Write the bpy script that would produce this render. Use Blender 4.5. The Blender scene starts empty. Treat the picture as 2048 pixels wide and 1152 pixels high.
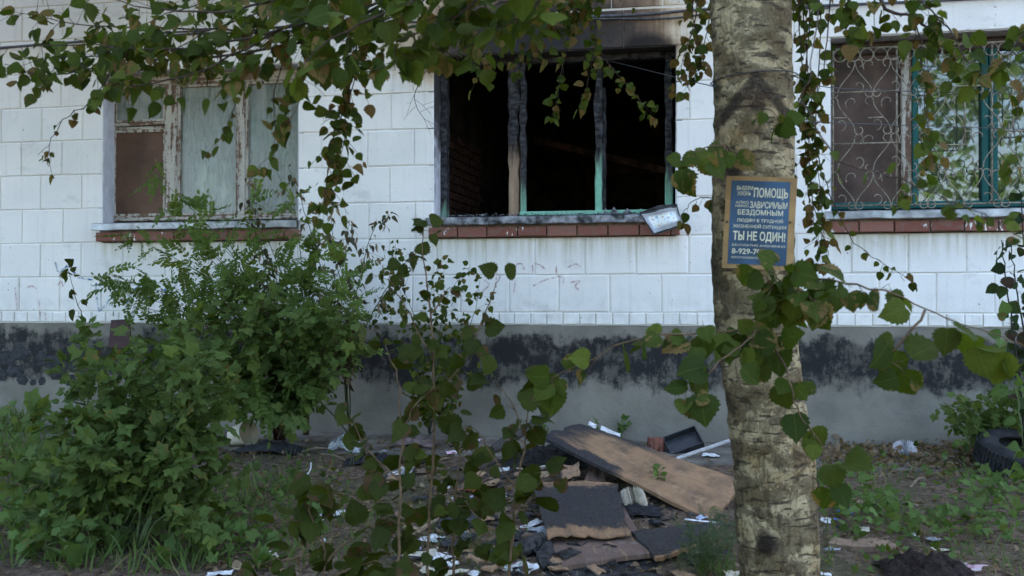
import bpy, bmesh, math, random
import numpy as np
from mathutils import Vector, Matrix, noise as mnoise

# ------------------------------------------------------------------ camera, world, sun, exposure
SC = bpy.context.scene
COL = SC.collection
YAW, PITCH, FPX = math.radians(12.2), math.radians(0.62), 2209.0
CAM = Vector((0.0, -8.77, 1.16))
cam_d = bpy.data.cameras.new('camera'); cam = bpy.data.objects.new('camera', cam_d); COL.objects.link(cam)
cam.location = CAM
cam.rotation_euler = (math.radians(90) + PITCH, 0, YAW)
cam_d.sensor_width = 36.0; cam_d.lens = 36.0 * FPX / 2048.0
cam_d.clip_start = 0.05; cam_d.clip_end = 1000
cam_d.dof.use_dof = True; cam_d.dof.focus_distance = 8.3; cam_d.dof.aperture_fstop = 4.0
SC.camera = cam

SUN_EL, SUN_AZ = math.radians(52), math.radians(25)      # the sun stands behind the building: this side lies in its shade
w = bpy.data.worlds.new('World'); SC.world = w; w.use_nodes = True
wn = w.node_tree; wn.nodes.clear()
sky = wn.nodes.new('ShaderNodeTexSky'); sky.sky_type = 'NISHITA'; sky.sun_disc = False
sky.sun_elevation = SUN_EL; sky.sun_rotation = SUN_AZ; sky.dust_density = 3.0; sky.air_density = 1.0
bg = wn.nodes.new('ShaderNodeBackground'); bg.inputs[1].default_value = 0.15
wo = wn.nodes.new('ShaderNodeOutputWorld')
wn.links.new(sky.outputs[0], bg.inputs[0]); wn.links.new(bg.outputs[0], wo.inputs[0])
sd = bpy.data.lights.new('sun', 'SUN'); sd.energy = 4.5; sd.angle = math.radians(0.5); sd.color = (1, .95, .87)
sun = bpy.data.objects.new('sun', sd); COL.objects.link(sun)
sdir = Vector((math.sin(SUN_AZ) * math.cos(SUN_EL), math.cos(SUN_AZ) * math.cos(SUN_EL), math.sin(SUN_EL)))
sun.rotation_euler = sdir.to_track_quat('Z', 'Y').to_euler(); sun.location = (4, 8, 25)
SC.view_settings.view_transform = 'Standard'; SC.view_settings.look = 'None'
SC.view_settings.exposure = 2.86; SC.view_settings.gamma = 1.0
SC.view_settings.use_curve_mapping = False
SC.cycles.max_bounces = 6; SC.cycles.transparent_max_bounces = 10
SC.cycles.caustics_reflective = False; SC.cycles.caustics_refractive = False

R = random.Random(11)
def U(a, b): return R.uniform(a, b)

# ------------------------------------------------------------------ helpers: where things stand
_f = Vector((-math.sin(YAW) * math.cos(PITCH), math.cos(YAW) * math.cos(PITCH), math.sin(PITCH)))
_r = Vector((math.cos(YAW), math.sin(YAW), 0)); _u = _r.cross(_f)
def ray(px, py): return _f + _r * ((px - 1024) / FPX) + _u * ((576 - py) / FPX)
def at(px, py, Y):
    """point of the plane y = Y seen at a spot measured in the photograph"""
    d = ray(px, py); return CAM + d * ((Y - CAM.y) / d.y)
def proj(p):
    d = Vector(p) - CAM; z = d.dot(_f)
    return (1024 + FPX * d.dot(_r) / z, 576 - FPX * d.dot(_u) / z, z) if z > .05 else (-9e3, -9e3, z)
def gz(x, y):
    d = -y
    base = 0.0 if d < 1.0 else (-0.08 * (d - 1.0) if d < 7 else -0.48)
    n = mnoise.noise(Vector((x * .9, y * .9, 3.1))) * .035 + mnoise.noise(Vector((x * 3.1, y * 3.1, 7.7))) * .014
    return base + n * min(1, max(0, (d - .85) / .4)) * (1 if d < 12 else .3)
def surf(x, y):
    """top of whatever one stands on: the cement strip by the wall, soil elsewhere"""
    if y > -.84 and -9 < x < 5.5:
        return .015 + mnoise.noise(Vector((x * 1.7, 4, 0))) * .012 + .04 * (1 + y / .86)
    return gz(x, y)
def G(px, py, h=0.0):
    d = ray(px, py); t = 3.5
    while t < 9.4:
        p = CAM + d * t
        if p.z <= surf(p.x, p.y) + h: return p
        if p.y > -.05: break
        t += .02
    p = CAM + d * t; p.y = min(p.y, -.06); p.z = surf(p.x, p.y) + h
    return p

# ------------------------------------------------------------------ helpers: objects
W = {}
def link(o, parent=None, world=None):
    world = world or Matrix.Identity(4)
    COL.objects.link(o)
    if parent is not None:
        o.parent = parent; o.matrix_parent_inverse = W[parent.as_pointer()].inverted()
    o.matrix_basis = world; W[o.as_pointer()] = world
    return o
def empty(name, loc, label=None, cat=None, group=None):
    o = bpy.data.objects.new(name, None); o.empty_display_size = .05
    link(o, None, Matrix.Translation(Vector(loc)))
    if label: tag(o, label, cat, group)
    return o
def tag(o, label, cat, group=None):
    o['label'] = label; o['category'] = cat
    if group: o['group'] = group
    return o
def smooth(me):
    me.polygons.foreach_set('use_smooth', [True] * len(me.polygons)); return me

class MB:
    def __init__(s): s.v = []; s.f = []; s.m = []; s.uv = []
    def add(s, vs, fs, mi=0, uvs=None):
        b = len(s.v); s.v += [tuple(v) for v in vs]
        for k, f in enumerate(fs):
            s.f.append(tuple(b + i for i in f)); s.m.append(mi)
            s.uv.append([uvs[i] for i in f] if uvs else [(0, 0)] * len(f))
    def box(s, a, b, mi=0):
        x0, y0, z0 = a; x1, y1, z1 = b
        s.add([(x0, y0, z0), (x1, y0, z0), (x1, y1, z0), (x0, y1, z0), (x0, y0, z1), (x1, y0, z1), (x1, y1, z1), (x0, y1, z1)],
              [(0, 3, 2, 1), (4, 5, 6, 7), (0, 1, 5, 4), (1, 2, 6, 5), (2, 3, 7, 6), (3, 0, 4, 7)], mi)
    def tube(s, pts, r, n=6, mi=0, cap=True):
        pts = [Vector(p) for p in pts]; N = len(pts)
        rr = r if isinstance(r, (list, tuple)) else [r] * N
        vs = []; ref = None
        for i, p in enumerate(pts):
            t = (pts[min(i + 1, N - 1)] - pts[max(i - 1, 0)])
            t = t.normalized() if t.length > 1e-9 else Vector((0, 0, 1))
            if ref is None: ref = t.orthogonal().normalized()
            a = (ref - t * ref.dot(t)); a = a.normalized() if a.length > 1e-6 else t.orthogonal().normalized(); ref = a
            b = t.cross(a)
            for k in range(n):
                q = 2 * math.pi * k / n
                vs.append(p + (a * math.cos(q) + b * math.sin(q)) * rr[i])
        fs = [(i * n + k, i * n + (k + 1) % n, (i + 1) * n + (k + 1) % n, (i + 1) * n + k) for i in range(N - 1) for k in range(n)]
        if cap: fs += [tuple(range(n - 1, -1, -1)), tuple(range((N - 1) * n, N * n))]
        s.add(vs, fs, mi)
    def mesh(s, name, mats=(), sm=False):
        me = bpy.data.meshes.new(name); me.from_pydata(s.v, [], s.f)
        for m in mats: me.materials.append(m)
        me.polygons.foreach_set('material_index', s.m)
        uv = me.uv_layers.new(name='UVMap')
        uv.data.foreach_set('uv', [c for f in s.uv for u in f for c in u])
        if sm: smooth(me)
        me.update(); return me
    def build(s, name, mats, parent=None, sm=False):
        if not isinstance(mats, (list, tuple)): mats = [mats]
        return link(bpy.data.objects.new(name, s.mesh(name, mats, sm)), parent)

def catmull(pts, k=5):
    P = [Vector(p) for p in pts]
    if len(P) < 3: return [P[0].lerp(P[-1], i / k) for i in range(k + 1)]
    P = [P[0] * 2 - P[1]] + P + [P[-1] * 2 - P[-2]]; out = []
    for i in range(1, len(P) - 2):
        for j in range(k):
            t = j / k; a, b, c, d = P[i - 1], P[i], P[i + 1], P[i + 2]
            out.append(.5 * ((2 * b) + (c - a) * t + (2 * a - 5 * b + 4 * c - d) * t * t + (3 * b - a - 3 * c + d) * t ** 3))
    out.append(P[-2]); return out

# ------------------------------------------------------------------ helpers: materials
class Sh:
    def __init__(s, name):
        s.m = bpy.data.materials.new(name); s.m.use_nodes = True; s.t = s.m.node_tree; s.t.nodes.clear()
    def put(s, sock, v):
        if isinstance(v, bpy.types.NodeSocket): s.t.links.new(v, sock)
        elif isinstance(v, (tuple, list)):
            n = len(sock.default_value); v = tuple(v)
            sock.default_value = v if len(v) == n else (v + (1,) if len(v) == 3 else v[:n])
        else: sock.default_value = v
    def n(s, typ, ins={}, **kw):
        nd = s.t.nodes.new('ShaderNode' + typ)
        for k, v in kw.items(): setattr(nd, k, v)
        for k, v in ins.items(): s.put(nd.inputs[k], v)
        return nd
    def pos(s): return s.n('NewGeometry').outputs['Position']
    def uv(s): return s.n('UVMap').outputs[0]
    def rnd(s):
        a = s.n('ObjectInfo').outputs['Random']; b = s.n('Attribute', attribute_name='rnd').outputs['Fac']
        return s.math('FRACT', s.math('ADD', a, b))
    def sep(s, v): o = s.n('SeparateXYZ', {0: v}).outputs; return o[0], o[1], o[2]
    def scl(s, v, sx, sy, sz): return s.n('VectorMath', {0: v, 1: (sx, sy, sz)}, operation='MULTIPLY').outputs[0]
    def shift(s, v, r, k=37.0):
        c = s.n('CombineXYZ', {0: s.math('MULTIPLY', r, k), 1: s.math('MULTIPLY', r, k * 1.7), 2: s.math('MULTIPLY', r, k * .6)}).outputs[0]
        return s.n('VectorMath', {0: v, 1: c}, operation='ADD').outputs[0]
    def noise(s, v, sc, det=4, ro=.55, dist=0):
        return s.n('TexNoise', {'Vector': v, 'Scale': sc, 'Detail': det, 'Roughness': ro, 'Distortion': dist}).outputs[0]
    def math(s, op, a, b=0.0, cl=False): return s.n('Math', {0: a, 1: b}, operation=op, use_clamp=cl).outputs[0]
    def mr(s, v, a, b, c=0.0, d=1.0): return s.n('MapRange', {0: v, 1: a, 2: b, 3: c, 4: d}, interpolation_type='SMOOTHSTEP').outputs[0]
    def mix(s, f, a, b, mode='MIX'):
        nd = s.n('Mix', data_type='RGBA', blend_type=mode)
        s.put(nd.inputs[0], f); s.put(nd.inputs[6], a); s.put(nd.inputs[7], b); return nd.outputs[2]
    def ramp(s, f, stops):
        nd = s.n('ValToRGB', {0: f}); e = nd.color_ramp.elements
        while len(e) < len(stops): e.new(.5)
        for el, (p, c) in zip(e, stops): el.position = p; el.color = tuple(c) + (1,)
        return nd.outputs[0]
    def bump(s, h, st=.4, dist=.01): return s.n('Bump', {'Height': h, 'Strength': st, 'Distance': dist}).outputs[0]
    def done(s, col, rough=.8, nor=None, spec=.3, metal=0.0, trans=None):
        b = s.n('BsdfPrincipled', {'Base Color': col, 'Roughness': rough, 'Specular IOR Level': spec, 'Metallic': metal})
        if nor is not None: s.put(b.inputs['Normal'], nor)
        sh = b.outputs[0]
        if trans is not None:
            t = s.n('BsdfTranslucent', {'Color': trans})
            if nor is not None: s.put(t.inputs['Normal'], nor)
            sh = s.n('MixShader', {0: .30, 1: sh, 2: t.outputs[0]}).outputs[0]
        o = s.n('OutputMaterial'); s.t.links.new(sh, o.inputs[0]); return s.m

def m_simple(name, col, rough=.8, var=.25, sc=14, bump=.3, spec=.3, metal=0.0, col2=None, det=5):
    s = Sh(name); p = s.shift(s.pos(), s.rnd()); f = s.noise(p, sc, det, .6)
    c2 = col2 or tuple(c * (1 - var * 1.6) for c in col)
    c = s.mix(s.mr(f, .3, .72), c2, tuple(min(1, c * (1 + var * .4)) for c in col))
    return s.done(c, rough, s.bump(s.noise(p, sc * 4, 4), bump, .006), spec, metal)

WIN = {'l': (-5.60, -3.755), 'c': (-2.555, -.575), 'r': (.600, 2.45)}
ZB, ZT = 1.83, 3.17

def m_wall():
    s = Sh('white_painted_block'); p = s.pos(); x, y, z = s.sep(p); r = s.rnd()
    big = s.noise(p, 1.6, 4, .6); med = s.noise(p, 9, 5, .65); fine = s.noise(p, 60, 3, .6)
    streak = s.noise(s.scl(p, 26, 26, 1.5), 1.0, 4, .6)
    c = s.mix(s.mr(big, .35, .75), (.86, .845, .80), (.77, .765, .73))
    c = s.mix(s.math('MULTIPLY', s.mr(streak, .52, .8), .38), c, (.52, .53, .50))
    c = s.mix(s.math('MULTIPLY', s.mr(med, .58, .75), .28), c, (.60, .60, .55))
    c = s.mix(s.math('MULTIPLY', s.mr(r, 0, 1), .20), c, (.62, .63, .60))
    chip = s.mr(s.math('ADD', s.math('MULTIPLY', s.noise(p, 34, 2, .5), .8), s.math('MULTIPLY', s.noise(p, 5, 2), .25)), .70, .74)
    c = s.mix(s.math('MULTIPLY', chip, .75), c, (.20, .19, .17))
    blot = s.noise(s.scl(p, 2.6, 2.6, 4.2), 1, 6, .68)
    c = s.mix(s.math('MULTIPLY', s.mr(blot, .56, .68), .34), c, (.47, .465, .43))
    c = s.mix(s.math('MULTIPLY', s.mr(s.noise(p, 120, 2, .5), .70, .74), .6), c, (.16, .15, .14))
    # rain-washed grime below each sill
    for a, b in WIN.values():
        mx = s.math('MULTIPLY', s.mr(x, a - .12, a + .05), s.mr(x, b + .12, b - .05))
        mz = s.math('MULTIPLY', s.mr(z, 1.40, 1.66), s.mr(z, 1.72, 1.68))
        mk = s.math('MULTIPLY', s.math('MULTIPLY', mx, mz), s.mr(streak, .3, .75))
        c = s.mix(s.math('MULTIPLY', mk, .8), c, (.50, .47, .34))
    # splash dirt low down
    c = s.mix(s.math('MULTIPLY', s.math('MULTIPLY', s.mr(z, 1.3, 1.0), s.mr(med, .35, .7)), .35), c, (.45, .45, .40))
    # soot and scorching round the burnt window
    ex = s.math('DIVIDE', s.math('ADD', x, 1.68), 1.16); ez = s.math('DIVIDE', s.math('SUBTRACT', z, 3.27), .55)
    d = s.math('SQRT', s.math('ADD', s.math('POWER', s.math('ABSOLUTE', ex), 2.6), s.math('POWER', s.math('ABSOLUTE', ez), 2.0)))
    k = s.math('ADD', s.math('SUBTRACT', 1.22, d), s.math('MULTIPLY', s.math('SUBTRACT', s.noise(p, 4.2, 5, .62), .5), .7))
    k = s.math('ADD', k, s.math('MULTIPLY', s.math('SUBTRACT', streak, .5), .35))
    k = s.math('MULTIPLY', k, s.mr(z, 2.75, 3.12))
    soot = s.ramp(k, [(0.0, (1, 1, 1)), (.22, (.72, .60, .46)), (.42, (.30, .21, .15)), (.66, (.085, .068, .062)), (1, (.035, .035, .04))])
    c = s.mix(1.0, c, soot, 'MULTIPLY')
    ex2 = s.math('DIVIDE', s.math('ADD', x, .80), .24); ez2 = s.math('DIVIDE', s.math('SUBTRACT', z, 3.16), .13)
    d2 = s.math('SQRT', s.math('ADD', s.math('MULTIPLY', ex2, ex2), s.math('MULTIPLY', ez2, ez2)))
    c = s.mix(s.math('MULTIPLY', s.mr(d2, 1.15, .55), .94), c, (.018, .016, .016))
    h = s.math('ADD', s.math('MULTIPLY', fine, .35), s.math('MULTIPLY', med, .9))
    h = s.math('SUBTRACT', h, s.math('MULTIPLY', chip, .8))
    return s.done(c, .82, s.bump(h, .55, .006), .25)
M_WALL = m_wall()

def m_mortar():
    s = Sh('painted_mortar'); p = s.pos(); f = s.noise(p, 5, 6, .68)
    c = s.mix(s.mr(f, .30, .44), (.36, .335, .27), (.74, .725, .68))
    return s.done(c, .9, s.bump(s.noise(p, 50, 3), .5, .005), .2)
M_MORTAR = m_mortar()

def m_plinth():
    s = Sh('cement_render_with_bitumen'); p = s.pos(); x, y, z = s.sep(p)
    a = s.noise(p, 2.2, 5, .6); b = s.noise(p, 11, 6, .65); stre = s.noise(s.scl(p, 20, 20, 2.2), 1, 4)
    c = s.mix(s.mr(a, .3, .7), (.150, .140, .116), (.245, .229, .188))
    c = s.mix(s.math('MULTIPLY', s.mr(b, .5, .75), .35), c, (.17, .165, .15))
    c = s.mix(s.math('MULTIPLY', s.mr(z, .35, 0), .45), c, (.20, .185, .16))
    zz = s.math('ADD', z, s.math('MULTIPLY', s.math('SUBTRACT', s.noise(p, 2.6, 9, .74), .5), .60))
    zz = s.math('ADD', zz, s.math('MULTIPLY', s.math('SUBTRACT', stre, .5), .12))
    band = s.math('MULTIPLY', s.mr(zz, .44, .54), s.mr(zz, .90, .82))
    worn = s.mr(s.math('ADD', s.math('MULTIPLY', s.noise(p, 7, 8, .75), .9), s.math('MULTIPLY', s.noise(s.scl(p, 30, 30, 9), 1, 4), .25)), .68, .54)
    band = s.math('MULTIPLY', band, s.math('ADD', .55, s.math('MULTIPLY', worn, .45)))
    c = s.mix(s.math('MULTIPLY', band, .98), c, (.017, .017, .018))
    return s.done(c, .85, s.bump(s.math('ADD', b, s.noise(p, 45, 4)), .5, .008), .25)
M_PLINTH = m_plinth()

def m_brick():
    s = Sh('red_brick_weathered'); r = s.rnd(); p = s.pos(); f = s.noise(p, 16, 5, .65)
    c = s.mix(r, (.20, .075, .055), (.27, .125, .095)); c = s.mix(s.mr(f, .45, .75), c, (.19, .15, .12))
    wp = s.math('MULTIPLY', s.mr(s.noise(s.scl(p, 40, 40, 14), 1, 3), .60, .63), s.mr(s.noise(p, 3.2, 2), .55, .6))
    c = s.mix(wp, c, (.74, .74, .72))
    return s.done(c, .9, s.bump(s.noise(p, 60, 4), .5, .006), .2)
M_BRICK = m_brick()
M_SILLMORTAR = m_simple('sill_mortar', (.27, .24, .20), .92, .3, 20)
M_ZINC = m_simple('weathered_zinc', (.42, .44, .46), .42, .35, 7, .25, .5, .55)
M_SOOTMETAL = m_simple('sooty_zinc', (.30, .31, .33), .6, .6, 15, .4, .4, .3)

def m_flake(name, paint, wood, amt=.5, ztop=None, grain=(30, 30, 2.4)):
    """old paint flaking from timber; with ztop everything above that height is charred"""
    s = Sh(name); r = s.rnd(); p = s.shift(s.pos(), r, 3); x, y, z = s.sep(s.pos())
    g = s.noise(s.scl(p, *grain), 1, 5, .65); f = s.noise(p, 22, 5, .65)
    wd = s.mix(g, tuple(c * .55 for c in wood), wood)
    k = s.math('ADD', s.math('MULTIPLY', g, .6), s.math('MULTIPLY', f, .4))
    msk = s.mr(k, amt - .03, amt + .03)
    pt = s.mix(s.mr(f, .3, .8), paint, tuple(c * .72 for c in paint))
    c = s.mix(msk, wd, pt); h = s.math('ADD', s.math('MULTIPLY', msk, .8), g)
    if ztop is not None:
        zz = s.math('ADD', z, s.math('MULTIPLY', s.math('SUBTRACT', g, .5), .75))
        cm = s.mr(zz, ztop - .06, ztop + .08)
        ch = s.mix(s.mr(s.noise(s.scl(p, 16, 16, 30), 1, 4, .6), .35, .7), (.012, .012, .013), (.075, .075, .08))
        c = s.mix(s.mr(zz, ztop - .25, ztop), c, s.mix(.55, c, (.10, .07, .05))); c = s.mix(cm, c, ch)
        cr = s.n('TexVoronoi', {'Vector': s.scl(p, 30, 30, 45), 'Scale': 1.0}, feature='DISTANCE_TO_EDGE').outputs[0]
        h = s.math('ADD', h, s.math('MULTIPLY', s.math('MULTIPLY', s.mr(cr, 0, .12), cm), 2.0))
    return s.done(c, .75, s.bump(h, .6, .006), .25)
M_OLDWHITE = m_flake('flaking_white_paint', (.50, .47, .40), (.20, .125, .085), .485)
M_OLDWHITEH = m_flake('flaking_white_paint_rail', (.50, .47, .40), (.20, .125, .085), .485, None, (2.4, 30, 30))
M_TEAL = m_flake('teal_painted_wood', (.020, .115, .105), (.09, .115, .10), .36)
M_MINTBURN = [m_flake('mint_paint_charred', (.22, .50, .36), (.30, .22, .15), .38, zt) for zt in (1.92, 2.05, 2.35, 2.18)]
M_RAWBURN = m_flake('bare_wood_charred', (.38, .27, .18), (.36, .25, .17), .5, 2.42)
M_CHAR = m_simple('charred_wood', (.045, .045, .047), .8, .7, 22, .8, .3)

def m_glass(name, tint=(.9, .95, .93), dust=.12, dcol=(.42, .47, .44), ro=.02):
    s = Sh(name); p = s.pos()
    tr = s.n('BsdfTransparent', {0: tint}); gl = s.n('BsdfGlossy', {'Color': (1, 1, 1), 'Roughness': ro})
    n = s.bump(s.noise(p, 1.4, 2), .05, .02); s.put(gl.inputs['Normal'], n)
    fr = s.n('Fresnel', {'IOR': 1.52}).outputs[0]
    a = s.n('MixShader', {0: s.math('ADD', s.math('MULTIPLY', fr, 1.25), .01), 1: tr.outputs[0], 2: gl.outputs[0]})
    df = s.n('BsdfDiffuse', {'Color': dcol})
    dm = s.math('MULTIPLY', s.mr(s.math('ADD', s.noise(s.scl(p, 14, 14, 1.5), 1, 3), s.noise(p, 3, 3)), .6, 1.4), dust * 2)
    b = s.n('MixShader', {0: dm, 1: a.outputs[0], 2: df.outputs[0]})
    o = s.n('OutputMaterial'); s.t.links.new(b.outputs[0], o.inputs[0]); return s.m
M_GLASS = m_glass('window_glass', dust=.06, dcol=(.25, .27, .24)); M_GLASSDUST = m_glass('dusty_window_glass', (.85, .92, .88), .42, (.37, .40, .365), .22)

# ------------------------------------------------------------------ ground
def axis(lo, hi, fa, fb, step):
    c = list(np.arange(fa, fb + 1e-6, step)); k = step; a = fb; out = []
    while a < hi: k *= 1.35; a += k; out.append(min(a, hi))
    k = step; a = fa; pre = []
    while a > lo: k *= 1.35; a -= k; pre.append(max(a, lo))
    return pre[::-1] + c + out
gx = axis(-220, 220, -7.2, 3.2, .06); gy = axis(-260, 60, -6.0, -.9, .06)
gb = MB(); nx, ny = len(gx), len(gy)
gb.add([(x, y, gz(x, y)) for y in gy for x in gx],
       [(j * nx + i, j * nx + i + 1, (j + 1) * nx + i + 1, (j + 1) * nx + i) for j in range(ny - 1) for i in range(nx - 1)])
def m_soil():
    s = Sh('littered_soil'); p = s.pos(); a = s.noise(p, 1.3, 5, .6); b = s.noise(p, 22, 6, .7); c3 = s.noise(p, 90, 3, .6)
    c = s.mix(s.mr(b, .35, .7), (.068, .046, .033), (.215, .155, .115)); c = s.mix(s.mr(c3, .58, .72), c, (.32, .245, .18))
    c = s.mix(s.math('MULTIPLY', s.mr(a, .45, .62), .5), c, (.058, .072, .034))
    return s.done(c, .95, s.bump(s.math('ADD', b, s.math('MULTIPLY', c3, .5)), .9, .03), .15)
g = gb.build('ground', m_soil(), sm=True); g['kind'] = 'structure'
# cement strip along the foot of the wall, cracked into slabs
M_APRON = m_simple('old_cement', (.19, .175, .15), .95, .45, 3.2, .9, .15, col2=(.07, .058, .045), det=8)
ap = empty('pavement', (0, -.5, 0)); ap['kind'] = 'structure'
xx = -9.0
while xx < 5.5:
    L = U(1.1, 1.9); x2 = xx + L - .008; b = MB()
    def edge(t): return -.86 + mnoise.noise(Vector((t * 2.3, 1.7, 0))) * .05
    N = 9; vs = []
    for i in range(N):
        t = xx + (x2 - xx) * i / (N - 1)
        e = edge(t); h = .035 + mnoise.noise(Vector((t * 1.7, 4, 0))) * .012
        vs += [(t, .0, h + .02), (t, e, h - .02), (t, e - .012, -.12)]
    b.add(vs, [(3 * i, 3 * i + 1, 3 * i + 4, 3 * i + 3) for i in range(N - 1)] + [(3 * i + 1, 3 * i + 2, 3 * i + 5, 3 * i + 4) for i in range(N - 1)])
    b.build('paving_slab', M_APRON, ap); xx += L

# ------------------------------------------------------------------ the building
bld = empty('apartment_building', (-2, .2, 0), 'white painted block apartment building with a grey tarred plinth and one burnt-out window', 'building')
WX0, WX1, WZ = -8.3, 3.4, 4.40
FY = .010                                    # mortar face; blocks stand about 12 mm proud of it
wb = MB(); c0 = WX0
for k in ('l', 'c', 'r'):
    a, b = WIN[k]
    wb.box((c0, FY, .955), (a, .45, WZ)); wb.box((a, FY, .955), (b, .45, 1.66)); wb.box((a, FY, ZT + .004), (b, .45, WZ)); c0 = b
wb.box((c0, FY, .955), (WX1, .45, WZ))
wb.build('wall', M_MORTAR, bld)
# rest of the building beyond the part in view
ub = MB()
ub.box((-24, 0, .955), (WX0, .45, WZ)); ub.box((WX1, 0, .955), (22, .45, WZ)); ub.box((-24, 0, WZ), (22, .45, 13.5))
ub.box((-24, .45, -.1), (-23.6, 12, 13.5)); ub.box((21.6, .45, -.1), (22, 12, 13.5)); ub.box((-24, 12, -.1), (22, 12.4, 13.5))
ub.build('upper_wall', M_WALL, bld)
rb = MB(); rb.box((-24.5, -.45, 13.5), (22.5, 12.9, 13.8)); rb.build('roof', M_PLINTH, bld)
pb = MB(); pb.box((-24, -.035, -.4), (22, .45, .952)); plinth = pb.build('plinth', M_PLINTH, bld)

_blk = {}
def block_mesh(wd, ht, dp, mt, ch=.007, nm='block'):
    key = (round(wd, 3), round(ht, 3), round(dp, 3), mt.name, nm, R.randrange(4))
    if key in _blk: return _blk[key]
    b = MB(); w2, h2 = wd / 2, ht / 2; rr = random.Random(len(_blk) * 7 + 1)
    o = [(-w2, -h2), (w2, -h2), (w2, h2), (-w2, h2)]
    j = lambda: rr.uniform(-.0045, .0045)
    inn = [(x - math.copysign(ch, x) + j(), z - math.copysign(ch, z) + j()) for x, z in o]
    vs = [(x, dp, z) for x, z in o] + [(x, ch * .9, z) for x, z in o] + [(x, 0, z) for x, z in inn]
    fs = [(i, (i + 1) % 4, 4 + (i + 1) % 4, 4 + i) for i in range(4)] + [(4 + i, 4 + (i + 1) % 4, 8 + (i + 1) % 4, 8 + i) for i in range(4)] + [(8, 9, 10, 11)]
    b.add(vs, fs); me = b.mesh(nm, [mt]); _blk[key] = me; return me
def put_block(name, x0, x1, z0, z1, mt, parent, proud=.010, dp=.03, gap=.0034, ch=.007):
    wd, ht = x1 - x0 - 2 * gap, z1 - z0 - 2 * gap
    if wd < .03 or ht < .02: return
    o = bpy.data.objects.new(name, block_mesh(wd, ht, dp, mt, ch, name))
    link(o, parent, Matrix.Translation((x0 / 2 + x1 / 2, FY - proud + U(-.0025, .0025), z0 / 2 + z1 / 2)) @ Matrix.Rotation(U(-.003, .003), 4, 'Y'))
CH, CZ, BW = .3035, 1.06, .410
LINT = {'l': (-5.82, -3.55), 'c': (-2.72, -.30), 'r': (.42, 2.62)}
for row in range(11):
    z0 = CZ + row * CH; z1 = z0 + CH
    off = (-1.905 if row % 2 == 0 else -2.112) + U(-.02, .02)
    cuts = [off + BW * k for k in range(-18, 16)]
    spans = []                                                     # stretches of this course that are solid
    hole = []
    if z1 > 1.70 and z0 < ZT - .05: hole = [WIN[k] for k in 'lcr']
    if abs(z0 - ZT) < .06: hole = [LINT[k] for k in 'lcr']
    cur = WX0
    for a, b in sorted(hole): spans.append((cur, a)); cur = b
    spans.append((cur, WX1))
    for a, b in spans:
        cs = [a] + [c for c in cuts if a + .09 < c < b - .09] + [b]
        for u, v in zip(cs[:-1], cs[1:]): put_block('block', u, v, z0, z1, M_WALL, bld)
x = WX0
while x < WX1:                                                     # header bricks along the foot of the wall
    x2 = x + .132 + U(-.004, .004); put_block('brick', x, x2, .957 + U(0, .006), 1.058, M_WALL, bld, .016, .04, .0035, .006); x = x2
for k, (a, b) in LINT.items():
    mid = {'l': -4.6, 'c': -.985, 'r': .92}[k]
    for u, v in ((a, mid), (mid, b)):
        o = bpy.data.objects.new('lintel', block_mesh(v - u - .006, .296, .05, M_WALL, .005, 'lintel')); link(o, bld, Matrix.Translation(((u + v) / 2, FY - .017, ZT + .004 + .148)))

# window reveals (white-washed render, sooty in the burnt one)
def m_reveal(soot):
    s = Sh('reveal_sooty' if soot else 'reveal_render'); p = s.pos(); x, y, z = s.sep(p)
    n = s.noise(s.scl(p, 9, 9, 5), 1, 5, .65); c = s.mix(s.mr(n, .3, .7), (.62, .63, .66), (.42, .42, .44))
    if soot:
        zz = s.math('ADD', z, s.math('MULTIPLY', s.math('SUBTRACT', n, .5), 1.4))
        c = s.mix(s.mr(zz, 2.05, 2.75), c, (.05, .047, .047))
    return s.done(c, .9, s.bump(n, .5, .01), .2)
M_REV, M_REVS = m_reveal(False), m_reveal(True)
RD = .22
for k, (a, b) in WIN.items():
    m = M_REVS if k == 'c' else M_REV; q = MB(); e = .004
    q.box((a - .05, FY - .004, 1.70), (a + e, .44, ZT)); q.box((b - e, FY - .004, 1.70), (b + .05, .44, ZT)); q.box((a + e, FY - .003, ZT - e), (b - e, .44, ZT + .003))
    q.build('window_reveal', m, bld)

# sills: a projecting row of red bricks with a folded metal sheet on top
for k, (a, b) in WIN.items():
    sl = MB(); sl.box((a - .01, -.026, 1.672), (b + .01, .20, 1.778)); so = sl.build('window_sill', M_SILLMORTAR, bld)
    x = a - .035
    while x < b + .02:
        L = min(U(.235, .262), b + .035 - x)
        if L > .05: put_block('brick', x, x + L, 1.668 + U(-.003, .003), 1.756 + U(-.004, .004), M_BRICK, so, .072 + U(-.005, .005), .07, .005, .006)
        x += L
    sh = MB(); N = 26
    vs = []
    for i in range(N + 1):
        t = a - .045 + (b - a + .075) * i / N; w1 = mnoise.noise(Vector((t * 3, k == 'c', 0))) * .006; w2 = mnoise.noise(Vector((t * 5, 5, 0))) * .006
        vs += [(t, .27, 1.862 + w2 * .3), (t, -.085 + w1, 1.832 + w2), (t, -.098 + w1, 1.826 + w2), (t, -.100 + w1 * 1.6, 1.775 + w2 * 1.5), (t, -.088 + w1 * 1.6, 1.768 + w2 * 1.5)]
    sh.add(vs, [(5 * i + j, 5 * i + j + 1, 5 * i + j + 6, 5 * i + j + 5) for i in range(N) for j in range(4)])
    sh.build('sill_sheet', M_SOOTMETAL if k == 'c' else M_ZINC, so)

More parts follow.
